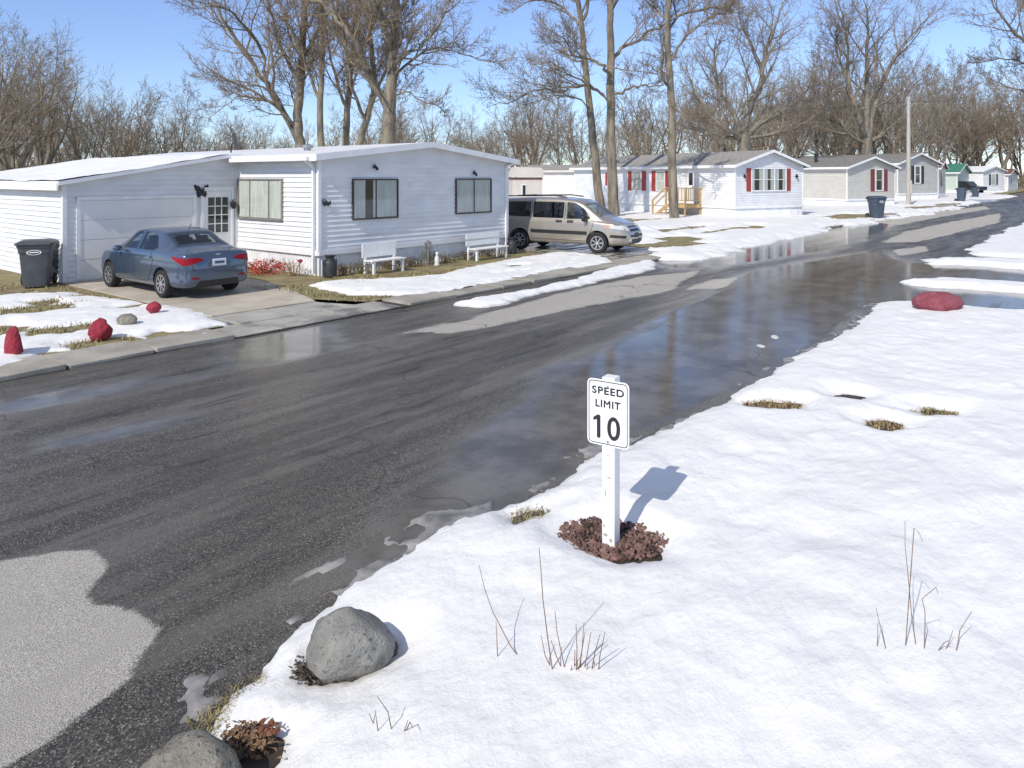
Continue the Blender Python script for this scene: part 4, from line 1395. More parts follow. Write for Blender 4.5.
for s in (-1, 1):
    MB().lathe([(0, -.06), (.085, -.05), (.12, .0), (.10, .05), (0, .06)], 12, Matrix.Translation((1.02, s * 1.02, 1.12)) @ Matrix.Rotation(R(-90), 4, 'Y') @ Matrix.Scale(1.15, 4, (0, 1, 0))).build('wing_mirror', MT['plastic'], tv, smooth=True)
    MB().tube([(-2.0, s * .66, 1.80), (-.2, s * .66, 1.83), (.25, s * .66, 1.78)], .022, 6).build('roof_rail', MT['dark'], tv)
    D.panel([(s * .40, .74), (s * .62, .73), (s * .70, .90), (s * .42, .90)], FRONT, .010, 6).build('headlight', MT['lens'], bv, smooth=40)
    D.panel([(1.80, .82), (2.26, .76), (2.20, .88), (1.86, .91)], SIDE_L if s > 0 else SIDE_R, .010).build('headlight', MT['lens'], bv, smooth=40)
    D.panel([(1.66, .83), (1.80, .82), (1.85, .905), (1.70, .90)], SIDE_L if s > 0 else SIDE_R, .009).build('turn_lamp', MT['amber'], bv, smooth=40)
    D.panel([(s * .44, .40), (s * .58, .40), (s * .58, .48), (s * .44, .48)], FRONT, .008).build('fog_lamp', MT['lens'], bv)
for k in range(3): MB().bar((-1.6 + k * .7, -.66, 1.825), (-1.6 + k * .7, .66, 1.825), .04, .02).build('roof_bar', MT['dark'], tv)
D.panel([(1.44, -.70), (1.44, .70), (.86, .60), (.86, -.60)], TOP, .006, 6, rim=-.003).build('windscreen', MT['auto_clear'], bv, smooth=40)
D.panel([(-.38, .70), (.38, .70), (.40, .86), (-.40, .86)], FRONT, .006, 6).build('grille', MT['plastic'], bv)
D.panel([(-.39, .775), (.39, .775), (.39, .815), (-.39, .815)], FRONT, .016, 6).build('grille_bar', MT['chrome'], bv)
D.panel([(-.50, .52), (.50, .52), (.50, .60), (-.50, .60)], FRONT, .012, 6).build('bumper_strip', MT['dark'], bv)
D.panel([(-.42, .34), (.42, .34), (.40, .46), (-.40, .46)], FRONT, .008, 6).build('air_intake', MT['plastic'], bv)
D.panel([(-.16, .50), (.16, .50), (.16, .64), (-.16, .64)], FRONT, .02).build('number_plate', MT['dark'], bv)

# ---- dark pickup with an open trailer bed, far down the street
pk = G(966, 193.5)
tt = thing('pickup_truck', 'black pickup truck parked at the far end of the street', 'pickup truck', (pk[0], pk[1], 0), A + R(205))
b = MB()
b.prism([(-2.7, .6), (2.6, .55), (2.65, 1.05), (1.2, 1.25), (.55, 1.85), (-.6, 1.88), (-.75, 1.25), (-2.7, 1.25)], Matrix.Translation((0, -.95, 0)), 1.9)
b.build('body', MT['truck'], tt, bevel=.06)
MB().prism([(.45, 1.25), (1.0, 1.27), (.52, 1.76), (-.5, 1.78), (-.55, 1.25)], Matrix.Translation((0, -.957, 0)), .02).build('side_window', MT['carglass'], tt)
MB().bb(-2.72, -2.70, -.8, .8, .7, 1.15).build('tailgate', MT['dark'], tt)
for wx in (-1.6, 1.7):
    for s in (-1, 1): wheel(tt, wx, s * .86, .38, .25, s, 6)


# ------------------------------------------------------------------ wheeled bins
def bin_(label, loc, rz, mat, s=1.0, group='wheeled bins', logo=True, thin=1.0):
    t = thing('wheeled_bin', label, 'wheeled bin', loc, rz, group)
    t.scale = (s * thin, s * thin, s)
    w0, w1, d0, d1, h = .25, .33, .27, .37, 1.0
    mb = MB()
    rings = []
    for f in (0, .03, .3, .62, .80, .81, .93, .935, 1.0):
        k = f
        ww = w0 + (w1 - w0) * k; dd = d0 + (d1 - d0) * k
        if f >= .81 and f < .935: ww += .018; dd += .018
        if f >= .935: ww += .035; dd += .035
        c = .07
        rings.append([(x, y, .02 + f * h) for x, y in ((-ww + c, -dd), (ww - c, -dd), (ww - .02, -dd + .02), (ww, -dd + c), (ww, dd - c), (ww - .02, dd - .02), (ww - c, dd), (-ww + c, dd), (-ww + .02, dd - .02), (-ww, dd - c), (-ww, -dd + c), (-ww + .02, -dd + .02))])
    vs = [p for r_ in rings for p in r_]
    n = 12
    fs = [tuple(range(n - 1, -1, -1)), tuple((len(rings) - 1) * n + k for k in range(n))]
    for i in range(len(rings) - 1):
        for k in range(n): fs.append((i * n + k, i * n + (k + 1) % n, (i + 1) * n + (k + 1) % n, (i + 1) * n + k))
    mb.add(vs, fs)
    mb.build('body', MT[mat], t, smooth=30)
    ld = MB()
    vs, fs = [], []
    for (ww, dd, z) in ((.385, .43, 1.015), (.395, .44, 1.03), (.39, .435, 1.07), (.30, .34, 1.115), (.12, .15, 1.125)):
        vs += [(x, y, z) for x, y in ((-ww + .06, -dd), (ww - .06, -dd), (ww, -dd + .06), (ww, dd - .06), (ww - .06, dd), (-ww + .06, dd), (-ww, dd - .06), (-ww, -dd + .06))]
    for i in range(4):
        for k in range(8): fs.append((i * 8 + k, i * 8 + (k + 1) % 8, i * 8 + 8 + (k + 1) % 8, i * 8 + 8 + k))
    fs += [tuple(range(7, -1, -1)), tuple(32 + k for k in range(8))]
    ld.add(vs, fs); ld.build('lid', MT[mat], t, smooth=30)
    MB().tube([(-.28, .46, .96), (-.28, .52, 1.0), (.28, .52, 1.0), (.28, .46, .96)], .02, 6).build('handle', MT[mat], t)
    MB().tube([(-.3, .30, .14), (.3, .30, .14)], .015, 6).build('axle', MT['dark'], t)
    for sx in (-1, 1):
        m = Matrix.Translation((sx * .33, .34, .14)) @ Matrix.Rotation(R(90) * sx, 4, 'Y')
        wl = MB().lathe([(.05, -.03), (.12, -.035), (.14, -.02), (.14, .02), (.12, .035), (.07, .03), (.06, .015), (0, .02)], 20, m).build('wheel', MT['rubber'], t, smooth=35)
        MB().lathe([(.045, .0), (.04, .03), (0, .032)], 12, m).build('hub', MT['zinc'], wl)
    if logo:
        pts = [(.15 * math.cos(a), .80 + .055 * math.sin(a)) for a in np.linspace(0, 2 * math.pi, 24, endpoint=False)]
        lo = MB().prism(pts, Matrix.Translation((0, -.372, 0)) @ Matrix.Rotation(R(-6), 4, 'X') @ Matrix.Translation((0, .0, 0)), .02)
        m = Matrix.Translation((0, -.385, .83))
        lg = MB()
        for r0, mt_ in ((1.0, 'wink'), (.82, 'bin'), (.66, 'wink')):
            pass
        ring = []
        for k in range(28):
            a = 2 * math.pi * k / 28
            for rr in (1.0, .80): ring.append((.155 * rr * math.cos(a), -.392 + .0, .845 + .062 * rr * math.sin(a)))
        lg.add(ring, [(2 * k, 2 * ((k + 1) % 28), 2 * ((k + 1) % 28) + 1, 2 * k + 1) for k in range(28)])
        lg.add([(-.10, -.392, .845 - .012), (.10, -.392, .845 - .012), (.085, -.392, .845 + .018), (-.085, -.392, .845 + .018)], [(0, 1, 2, 3)])
        lgo = lg.build('logo', MT['wink'], t)
    return t


bx, by = G(41, 290)
bin_('dark grey wheeled bin with a white oval mark at the garage corner', (bx, by + .25, .06), R(-27), 'bin', .93)
bx, by = G(60, 284)
bin_('second grey wheeled bin tucked behind the marked bin at the garage corner', (bx - .1, by + .35, .06), R(70), 'bin', .86, logo=False)
b3 = G(876.5, 219.5); bin_('blue-grey wheeled bin standing at the road edge by the beige home', (b3[0], b3[1], .02), R(-35), 'bin_blue', 1.22, thin=.85)
b4 = G(961, 203); bin_('tilted blue-grey wheeled bin left of the pair near the black pickup', (b4[0], b4[1], .05), R(-35), 'bin_blue', 1.25, thin=.8).rotation_euler = (0, R(8), R(-15))
b5 = G(975.5, 198.5); bin_('blue-grey wheeled bin in front of the black pickup bed', (b5[0], b5[1], .05), R(-30), 'bin_blue', 1.1, thin=.8)

# ------------------------------------------------------------------ utility pole and wires
pu = G(908.5, 206.5)
t = thing('utility_pole', 'pale weathered utility pole at the roadside before the grey beige home', 'utility pole', (pu[0], pu[1], 0))
MB().tube([(0, 0, -.1), (0, 0, 4), (.02, 0, 9.3)], [.20, .175, .13], 12).build('pole', MT['pole'], t, smooth=40)
MB().bar((-.10, -.22, 1.0), (-.10, -.22, 2.2), .14, .1).build('meter_box', MT['pole'], t)
br = MB().tube([(.02, 0, 8.9), (.8, -.6, 9.35), (2.0, -1.4, 9.45)], .03, 6).build('lamp_arm', MT['zinc'], t)
MB().lathe([(0, .1), (.12, .07), (.17, 0), (.12, -.06), (0, -.08)], 12, Matrix.Translation((2.3, -1.6, 9.43)) @ Matrix.Scale(2.0, 4, (1, 0, 0))).build('lamp_head', MT['zinc'], t, smooth=True)
ca = MB()
top = Vector((pu[0], pu[1], 8.9))
for end in (P(1110, 70, 75), P(700, 96, 90)):
    pts = [top.lerp(end, k / 12) - Vector((0, 0, 1.0 * math.sin(math.pi * k / 12))) for k in range(13)]
    ca.tube(pts, .014, 4)
tag(ca.build('overhead_cable', MT['cable']), 'thin overhead cables running from the utility pole', 'cable')

# ------------------------------------------------------------------ sign
ang = R(-32)
sv = RT * math.cos(ang) + FW * math.sin(ang)
srz = math.atan2(sv.y, sv.x)
gx, gy = G(611, 540, .03)
ts_ = thing('speed_limit_sign', 'white speed limit 10 sign on a square white wooden post in the snow', 'road sign', (gx, gy, 0), srz)
pw_ = .092
MB().bb(-pw_ / 2, pw_ / 2, -pw_ / 2, pw_ / 2, -.1, 1.145).build('post', MT['white_wood'], ts_, bevel=.005)
chip = MB()
for (cx, cz, w_, h_) in ((-.02, .36, .012, .05), (.008, .47, .03, .018), (-.018, .08, .03, .022), (.02, .05, .022, .03), (-.03, .14, .012, .03), (.0, .62, .02, .01)):
    chip.add([(cx + math.cos(k * 1.05) * w_ / 2 * (1 + .3 * math.sin(k * 7)), -pw_ / 2 - .0012, cz + math.sin(k * 1.05) * h_ / 2) for k in range(6)], [(0, 1, 2, 3, 4, 5)])
chip.build('paint_chip', MT['pole'], ts_)


def rrect(w, h, r, n=6):
    pts = []
    for cx, cz, a0 in ((w / 2 - r, h / 2 - r, 0), (-w / 2 + r, h / 2 - r, 90), (-w / 2 + r, -h / 2 + r, 180), (w / 2 - r, -h / 2 + r, 270)):
        for k in range(n + 1):
            a = R(a0 + 90 * k / n)
            pts.append((cx + r * math.cos(a), cz + r * math.sin(a)))
    return pts


SW, SH, SZ = .307, .445, .905
pn = MB().prism(rrect(SW, SH, .035), Matrix.Translation((.0, -pw_ / 2 - .004, SZ)), .003).build('sign_panel', MT['sign'], ts_)
oR, iR = rrect(SW - .020, SH - .020, .028), rrect(SW - .032, SH - .032, .022)
bd = MB(); n = len(oR); yb = -pw_ / 2 - .0052
bd.add([(x, yb, SZ + z) for x, z in oR] + [(x, yb, SZ + z) for x, z in iR], [(k, (k + 1) % n, n + (k + 1) % n, n + k) for k in range(n)])
bd.build('border', MT['ink'], pn)


def text(body, w, h, x, z, parent, y, bold=0.0, name='lettering'):
    """lettering of a given width and height, strokes thickened by a shifted second layer"""
    cu = bpy.data.curves.new(name, 'FONT')
    cu.body = body; cu.size = .2; cu.align_x = 'CENTER'; cu.align_y = 'CENTER'; cu.space_character = 1.12
    tmp = bpy.data.objects.new(name, cu); link(tmp)
    me0 = bpy.data.meshes.new_from_object(tmp.evaluated_get(bpy.context.evaluated_depsgraph_get()))
    bpy.data.objects.remove(tmp)
    vs = [v.co for v in me0.vertices]
    x0, x1 = min(v.x for v in vs), max(v.x for v in vs); y0, y1 = min(v.y for v in vs), max(v.y for v in vs)
    mb = MB()
    fs = [tuple(p.vertices) for p in me0.polygons]
    k = 0
    for dx, dz in ((0, 0), (-bold, 0), (bold, 0), (0, bold), (0, -bold)) if bold else ((0, 0),):
        mb.add([((v.x - (x0 + x1) / 2) / (x1 - x0) * (w - 2 * bold) + x + dx, y - .00012 * k, (v.y - (y0 + y1) / 2) / (y1 - y0) * (h - 2 * bold) + z + dz) for v in vs], fs)
        k += 1
    return mb.build(name, MT['ink'], parent, fix=False)


text('SPEED', .236, .052, 0, SZ + .148, pn, yb, .0022)
text('LIMIT', .185, .052, 0, SZ + .060, pn, yb, .0022)
text('10', .172, .160, .004, SZ - .098, pn, yb, .004)
MB().prism([(-.108, SZ - .040), (-.074, SZ - .018), (-.064, SZ - .0185), (-.064, SZ - .045), (-.108, SZ - .062)], Matrix.Translation((0, yb - .0006, 0)), .0001).build('lettering', MT['ink'], pn)
for dz in (SH / 2 - .045, -SH / 2 + .03):
    MB().lathe([(.0095, 0), (.009, .004), (0, .006)], 8, Matrix.Translation((0, -pw_ / 2 - .004, SZ + dz)) @ Matrix.Rotation(R(90), 4, 'X')).build('bolt', MT['zinc'], pn)


# ------------------------------------------------------------------ stones
def blob(rad, seed, sub=3, amp=.22, freq=1.2, flat=0.0, fine=.03):
    bm = bmesh.new()
    bmesh.ops.create_icosphere(bm, subdivisions=sub, radius=1)
    from mathutils import noise as mn
    off = Vector((seed * 3.7, seed * 1.9, seed * 5.3))
    for v in bm.verts:
        d = v.co.normalized()
        k = 1 + amp * mn.fractal(d * freq + off, .9, 2.0, 4) + fine * mn.noise(d * 9 + off)
        # planar facets
        for fx in range(5):
            q = Vector((math.sin(seed + fx * 2.1), math.cos(seed * 1.7 + fx * 1.3), math.sin(seed * .7 + fx * 3.1))).normalized()
            lim = .80 + .12 * math.sin(seed + fx)
            if d.dot(q) * k > lim: k = k * .2 + .8 * lim / d.dot(q)
        v.co = Vector((d.x * rad[0], d.y * rad[1], d.z * rad[2])) * k
    me = bpy.data.meshes.new('stone'); bm.to_mesh(me); bm.free()
    me.polygons.foreach_set('use_smooth', [True] * len(me.polygons))
    return me


def stone(name, label, cat, px, py, rad, rz, mat, seed, sink=.35, h=.0, sub=4, tilt=0, **kw):
    me = blob(rad, seed, sub, **kw)
    me.materials.append(MT[mat])
    o = link(bpy.data.objects.new(name, me))
    x, y = G(px, py, h)
    o.location = (x, y, h + rad[2] * (1 - sink * 2) + 0)
    o.rotation_euler = (tilt, 0, rz)
    return tag(o, label, cat)


AC = A - R(90)       # camera-facing rotation
stone('boulder', 'grey granite boulder in the snow bank at the road edge', 'boulder', 352, 664, (.222, .17, .195), AC + R(18), 'rock', 3.1, .26, tilt=R(-8), amp=.26)
stone('boulder', 'grey weathered boulder at the bottom edge beside dead leaves', 'boulder', 187, 797, (.205, .17, .16), AC, 'rock_brown', 6.4, .3, amp=.2)
stone('painted_stone', 'dark red painted boulder on the snow at the street corner', 'painted stone', 937, 312, (.46, .32, .22), AC + R(8), 'rock_faded', 2.2, .14, h=.03, amp=.15)
stone('stone', 'small dark stone tucked beside the red painted corner boulder', 'stone', 962, 313, (.11, .09, .06), AC, 'rock_brown', 4.4, .2)
stone('painted_stone', 'tall red painted stone at the left edge of the yard', 'painted stone', 14, 357, (.115, .11, .25), AC, 'rock_red', 8.3, .16, h=.05, amp=.22)
stone('painted_stone', 'triangular red painted stone in the snow near the kerb', 'painted stone', 100, 340, (.165, .13, .20), AC + R(10), 'rock_red', 11.7, .18, h=.05, amp=.26)
stone('painted_stone', 'smallest red painted stone beside the driveway', 'painted stone', 154, 314, (.125, .11, .11), AC, 'rock_red', 5.9, .0, h=.08, amp=.2)
stone('stone', 'grey field stone lying between the triangular and the smallest red stones', 'stone', 127, 326, (.17, .13, .10), AC + R(20), 'rock_brown', 9.1, .05, h=.07)

# red lava rock around the post (nobody could count it)
lv = MB()
rr = random.Random(3)
protos = [blob((1, 1, 1), 20 + k, 2, .6, 1.6, fine=.15) for k in range(5)]
pc = [([v.co.copy() for v in me.vertices], [tuple(p.vertices) for p in me.polygons]) for me in protos]
for me in protos: bpy.data.meshes.remove(me)
bed = HOLES[0]
bcx = sum(p[0] for p in bed) / len(bed); bcy = sum(p[1] for p in bed) / len(bed)
for k in range(5200):
    x = bcx + rr.uniform(-.75, .75); y = bcy + rr.uniform(-.75, .75)
    if sdist(bed, np.array([x]), np.array([y]))[0] < -.06: continue
    vs, fs = pc[rr.randrange(5)]
    s = rr.uniform(.007, .017) * (1.3 if rr.random() < .12 else 1)
    m = Matrix.Translation((x, y, .006 + rr.uniform(0, .016))) @ Matrix.Rotation(rr.uniform(0, 6.3), 4, Vector((rr.random(), rr.random(), rr.random()))) @ Matrix.Diagonal((s * rr.uniform(.7, 1.3), s, s * .8, 1))
    lv.add([m @ v for v in vs], fs)
tag(lv.build('lava_rock', MT['lava'], fix=False), 'bed of red-brown lava rock around the speed limit sign post', 'gravel', kind='stuff')


# ------------------------------------------------------------------ grass, leaves, stalks
def blades(mb, x, y, z, n, rad, h, w=.006, lean=.5, seed=0):
    r_ = random.Random(seed)
    for _ in range(n):
        a = r_.uniform(0, 6.28); d = rad * math.sqrt(r_.random())
        bx_, by_ = x + d * math.cos(a), y + d * math.sin(a)
        la = r_.uniform(0, 6.28); ln = r_.uniform(.1, lean) * h; hh = h * r_.uniform(.5, 1.1)
        px_, py_ = -math.sin(la) * w, math.cos(la) * w
        p1 = (bx_ + math.cos(la) * ln * .4, by_ + math.sin(la) * ln * .4, z + hh * .6)
        p2 = (bx_ + math.cos(la) * ln, by_ + math.sin(la) * ln, z + hh)
        mb.add([(bx_ - px_, by_ - py_, z), (bx_ + px_, by_ + py_, z), (p1[0] + px_ * .7, p1[1] + py_ * .7, p1[2]), (p1[0] - px_ * .7, p1[1] - py_ * .7, p1[2]), p2], [(0, 1, 2, 3), (3, 2, 4)])


def tuft_poly(mb, poly, z, dens, h, seed, w=.006, lean=.8):
    xs_ = [p[0] for p in poly]; ys_ = [p[1] for p in poly]
    r_ = random.Random(seed)
    area = (max(xs_) - min(xs_)) * (max(ys_) - min(ys_))
    for k in range(int(dens * area)):
        x = r_.uniform(min(xs_), max(xs_)); y = r_.uniform(min(ys_), max(ys_))
        if sdist(poly, np.array([x]), np.array([y]))[0] > -.05 and not 10.4 < y < 11.34: blades(mb, x, y, z, 3, .05, h, w, lean, seed * 997 + k)


for hi, (mat, lb) in {1: ('straw', 'flattened grey-brown grass patch showing through snow near the road edge'), 2: ('grass', 'largest olive grass patch showing through the right snow field'),
                      3: ('straw', 'small pair of straw-coloured grass bits left of the largest grass patch'), 4: ('grass', 'thin grass strip thawed out left of the sign post')}.items():
    mb = MB(); tuft_poly(mb, HOLES[hi], .0, 1100, .03, hi + 40, .004, 2.2)
    tag(mb.build('grass_patch', MT[mat], fix=False), lb, 'grass patch', 'thawed grass patches')
# grass along the road edge and left yard
ge = MB()
for (px, py, n, h) in ((235, 702, 70, .035), (250, 692, 50, .04), (266, 686, 40, .035), (205, 726, 60, .035), (222, 716, 50, .035), (216, 732, 60, .04), (240, 708, 50, .03)):
    x, y = G(px, py); blades(ge, x, y, .0, n, .09, h, .003, 1.8, px)
tag(ge.build('grass', MT['grass'], fix=False), kind='stuff')
ge = MB()
EDGE_L = pg([(-40, 372), (20, 366), (80, 354), (140, 345), (200, 337), (214, 333), (214, 337), (150, 349), (90, 359), (20, 374), (-40, 384)], .05)
tuft_poly(ge, EDGE_L, .04, 110, .09, 5, .008, 1.0)
for p in YARD_HOLES: tuft_poly(ge, p, .04, 70, .08, 6, .009, 1.0)
EDGE_F = pg([(245, 288), (300, 286), (312, 292), (350, 297), (420, 297), (470, 287), (560, 272), (610, 263), (612, 266), (560, 277), (480, 290), (420, 301), (340, 301), (290, 293)], .05)
tuft_poly(ge, EDGE_F, .04, 60, .08, 7, .01, 1.0)
LAWN_F = pg([(318, 285), (330, 278), (440, 272), (500, 262), (440, 278), (370, 282), (330, 287)], .05)
tuft_poly(ge, LAWN_F, .04, 90, .07, 9, .012, 1.0)
LAWN_C = [(6.6, 15.3), (6.7, 18.8), (3, 24), (-6, 24), (-6, 17), (3, 16.2)]
tuft_poly(ge, LAWN_C, .04, 14, .08, 10, .014, 1.0)
tag(ge.build('grass', MT['grass'], fix=False), kind='stuff')
# dead leaves and rusty bits by the lower boulder
lf = MB(); rr = random.Random(12)
for k in range(420):
    px = rr.gauss(247, 12); py = rr.gauss(748, 7)
    x, y = G(px, py); s = rr.uniform(.008, .022); a = rr.uniform(0, 6.3)
    m = Matrix.Translation((x, y, .02 + rr.random() * .04)) @ Matrix.Rotation(a, 4, 'Z') @ Matrix.Rotation(rr.uniform(-.7, .7), 4, 'X')
    lf.add([m @ Vector(q) for q in ((-s, 0, 0), (0, -s * .5, .004), (s, 0, 0), (0, s * .5, .006))], [(0, 1, 2, 3)])
tag(lf.build('fallen_leaves', MT['deadleaf'], fix=False), 'dead brown leaves beside the bottom boulder', 'leaves', kind='stuff')
bt = MB()
for k in range(22):
    px = rr.gauss(266, 7); py = rr.gauss(744, 5)
    x, y = G(px, py); s = rr.uniform(.012, .022)
    vs, fs = pc[k % 5]
    m = Matrix.Translation((x, y, .04 + rr.random() * .02)) @ Matrix.Rotation(rr.uniform(0, 6.3), 4, 'X') @ Matrix.Diagonal((s, s * .7, s * .5, 1))
    bt.add([m @ v for v in vs], fs)
tag(bt.build('brick_chips', MT['brick_bit'], fix=False), 'rust-red chips lying among the dead leaves', 'chips', kind='stuff')
dl = MB()
for k in range(90):
    px = rr.gauss(304, 6); py = rr.gauss(678, 6)
    x, y = G(px, py); s = rr.uniform(.01, .02); a = rr.uniform(0, 6.3)
    m = Matrix.Translation((x, y, .02 + rr.random() * .03)) @ Matrix.Rotation(a, 4, 'Z') @ Matrix.Rotation(rr.uniform(-.7, .7), 4, 'X')
    dl.add([m @ Vector(q) for q in ((-s, 0, 0), (0, -s * .5, .004), (s, 0, 0), (0, s * .5, .006))], [(0, 1, 2, 3)])
tag(dl.build('fallen_leaves', MT['darkleaf'], fix=False), 'dark leaf litter at the left foot of the granite boulder', 'leaves', kind='stuff')


def stalks(name, label, cat, base, lines, r=.0028, mat='twig', depth_jit=.05, group=None):
    gx_, gy_ = G(*base, .06)
    v = Vector((gx_, gy_, 0)); d0 = v.dot(FW)
    t = thing(name, label, cat, (gx_, gy_, 0), 0, group)
    rr_ = random.Random(int(base[0]))
    for ln in lines:
        dj = rr_.uniform(-depth_jit, depth_jit)
        pts = []
        for i, (px, py) in enumerate(ln):
            q = P(px, py, d0 + dj * (i + .3))
            if i == 0: q.z = min(q.z, .07)
            pts.append(q - Vector((gx_, gy_, 0)))
        rad = [r * (1 - .55 * i / max(1, len(pts) - 1)) for i in range(len(pts))]
        MB().tube(pts, rad, 5).build('stem', MT[mat], t)
    return t


stalks('dry_shrub', 'clump of cut brown stalks with two tall thin shoots in the front snow', 'dry shrub', (575, 675), [
    [(553, 671), (548, 640), (543, 600), (541, 570), (539, 547)], [(553, 671), (545, 655), (541, 635)], [(566, 675), (562, 655), (557, 632), (555, 611)], [(564, 674), (556, 655), (551, 640)],
    [(576, 676), (577, 650), (576, 624)], [(578, 676), (582, 650), (584, 622)], [(580, 676), (581, 655), (585, 632)], [(574, 676), (575, 650)], [(583, 676), (587, 655), (591, 632)], [(579, 677), (577, 660)],
    [(591, 674), (595, 652), (600, 634)], [(598, 675), (600, 655), (605, 632)], [(597, 674), (593, 660)], [(585, 676), (588, 664)], [(570, 674), (572, 665)]], .0034, depth_jit=.03)
stalks('dry_shrub', 'single long leaning stem left of the cut stalk clump', 'dry stem', (527, 668), [[(527, 668), (510, 645), (493, 612), (485, 590), (479, 565)], [(498, 625), (496, 621)]], .003)
stalks('dry_shrub', 'small sprig of bent twigs poking from the snow right of the granite boulder', 'dry shrub', (388, 738), [
    [(380, 735), (374, 725), (369, 713)], [(393, 727), (388, 712), (377, 696)], [(379, 724), (375, 710)], [(398, 738), (408, 733), (417, 727)], [(403, 734), (410, 722), (413, 728)], [(402, 730), (408, 720)]], .003, 'twig')
stalks('dry_shrub', 'sparse dry weed with a hooked tall stem in the right snow', 'dry shrub', (920, 655), [
    [(917, 651), (912, 620), (908, 575), (905, 545), (905, 521)], [(905, 521), (914, 528), (919, 533), (923, 541)], [(924, 658), (925, 625), (925, 612), (922, 599), (936, 587), (938, 594)], [(887, 642), (880, 625), (876, 608)],
    [(877, 632), (878, 622)], [(943, 655), (948, 645), (953, 630)], [(936, 653), (944, 643), (950, 640)], [(956, 645), (960, 630), (972, 611)]], .0026, 'twig')

# ------------------------------------------------------------------ benches and planting at the near home
def bench(px0, px1, label, boards):
    y_ = H1[1] - .55
    a0, _ = on_wall(px0, 250, (H1[0], y_), EX); a1, _ = on_wall(px1, 250, (H1[0], y_), EX)
    L = a1 - a0
    t = thing('bench', label, 'bench', (H1[0] + a0, y_, .05), 0, 'white garden benches')
    t.scale = (1, .85, .80)
    s = MB()
    for k in range(3): s.bb(0, L, -.42 + k * .135, -.42 + k * .135 + .12, .40, .44)
    s.build('seat', MT['white_wood'], t, bevel=.006)
    bk = MB()
    if boards == 1: bk.bb(0, L, .03, .065, .50, .95)
    else:
        for k in range(2): bk.bb(0, L, .03, .065, .52 + k * .25, .70 + k * .25)
    bk.build('backrest', MT['white_wood'], t, bevel=.006)
    for x in (.06, L - .12):
        MB().bb(x, x + .06, -.002, .06, 0, .50).build('leg', MT['white_wood'], t)
        MB().bb(x, x + .06, -.40, -.33, 0, .40).build('leg', MT['white_wood'], t)
        MB().bb(x + .005, x + .055, -.33, -.002, .33, .395).build('rail', MT['white_wood'], t)
    return t


bench(363, 397, 'white wooden bench with a solid backrest below the left front window', 1)
bench(467, 500, 'white wooden bench with a two-board backrest below the right front window', 2)


def at1(px, off): return (H1[0] + on_wall(px, 250, (H1[0], H1[1] - off), EX)[0], H1[1] - off)


def pot(px, off, label, s=1.0):
    x, y = at1(px, off)
    t = thing('milk_can', label, 'milk can', (x, y, .05), 0, 'black milk cans')
    MB().lathe([(.15 * s, 0), (.165 * s, .02), (.165 * s, .34 * s), (.15 * s, .39 * s), (.10 * s, .44 * s), (.10 * s, .49 * s), (.135 * s, .52 * s), (.135 * s, .54 * s), (.0, .545 * s)], 20).build('can', MT['pot'], t, smooth=35)
    for sx in (-1, 1): MB().tube([(.13 * sx * s, 0, .42 * s), (.2 * sx * s, 0, .41 * s), (.2 * sx * s, 0, .33 * s), (.165 * sx * s, 0, .31 * s)], .012, 5).build('handle', MT['pot'], t)


pot(330, .35, 'black milk can standing at the left corner of the white home', 1.0)
pot(512, .35, 'black milk can standing at the right corner of the white home', .95)


def shrublet(name, label, x, y, rad, h, mat, n, seed, group=None, lw=.03, cat='shrub'):
    r_ = random.Random(seed)
    t = thing(name, label, cat, (x, y, .05), 0, group)
    st = MB(); lf_ = MB()
    for k in range(max(8, n // 10)):
        a = r_.uniform(0, 6.28); d = rad * r_.random()
        p2 = Vector((d * math.cos(a), d * math.sin(a), h * r_.uniform(.5, 1)))
        st.tube([(p2.x * .2, p2.y * .2, 0), p2 * .6 + Vector((0, 0, .02)), p2], .005, 4, cap=False)
    for k in range(n):
        a = r_.uniform(0, 6.28); d = rad * math.sqrt(r_.random()); z = h * (1 - .6 * (d / rad) ** 2) * r_.uniform(.2, 1.05)
        s = lw * r_.uniform(.5, 1.2)
        m = Matrix.Translation((d * math.cos(a), d * math.sin(a), max(.01, z))) @ Matrix.Rotation(r_.uniform(0, 6.3), 4, 'Z') @ Matrix.Rotation(r_.uniform(-1.3, 1.3), 4, 'X') @ Matrix.Rotation(r_.uniform(-1, 1), 4, 'Y')
        lf_.add([m @ Vector(q) for q in ((-s, 0, 0), (0, -s * .45, s * .1), (s, 0, 0), (0, s * .45, s * .15))], [(0, 1, 2, 3)])
    st.build('stems', MT['twig'], t, fix=False); lf_.build('foliage', MT[mat], t, fix=False)
    return t


for i, (px, off, rad, h, mat, lb) in enumerate((
        (362, .40, .38, .34, 'leaf', 'low olive shrub left of the solid-back bench'), (343, .25, .20, .30, 'straw', 'straw-coloured tuft between the milk can and the olive shrub'),
        (388, .22, .42, .34, 'darkleaf', 'dark withered shrub behind the solid-back bench'), (411, .35, .33, .26, 'darkleaf', 'dark low shrub right of the solid-back bench'),
        (429, .35, .26, .50, 'leaf', 'upright yellow-green plant around the garden lantern'), (445, .4, .36, .28, 'leaf', 'olive shrub midway between the two benches'),
        (465, .35, .36, .25, 'darkleaf', 'brown low shrub just left of the two-board bench'), (488, .22, .45, .26, 'darkleaf', 'dark shrub behind the two-board bench'))):
    x, y = at1(px, off)
    shrublet('shrub', lb, x, y, rad, h, mat, 320, 60 + i, 'shrubs along the white home')
x, y = at1(428, .55)
t = thing('garden_lantern', 'small grey garden lantern among plants between the benches', 'lantern', (x, y, .05))
MB().tube([(0, 0, 0), (0, 0, .55)], .02, 8).build('post', MT['zinc'], t)
MB().lathe([(.07, .50), (.085, .52), (.10, .62), (.11, .63), (.03, .70), (0, .71)], 10).build('lamp_head', MT['zinc'], t)
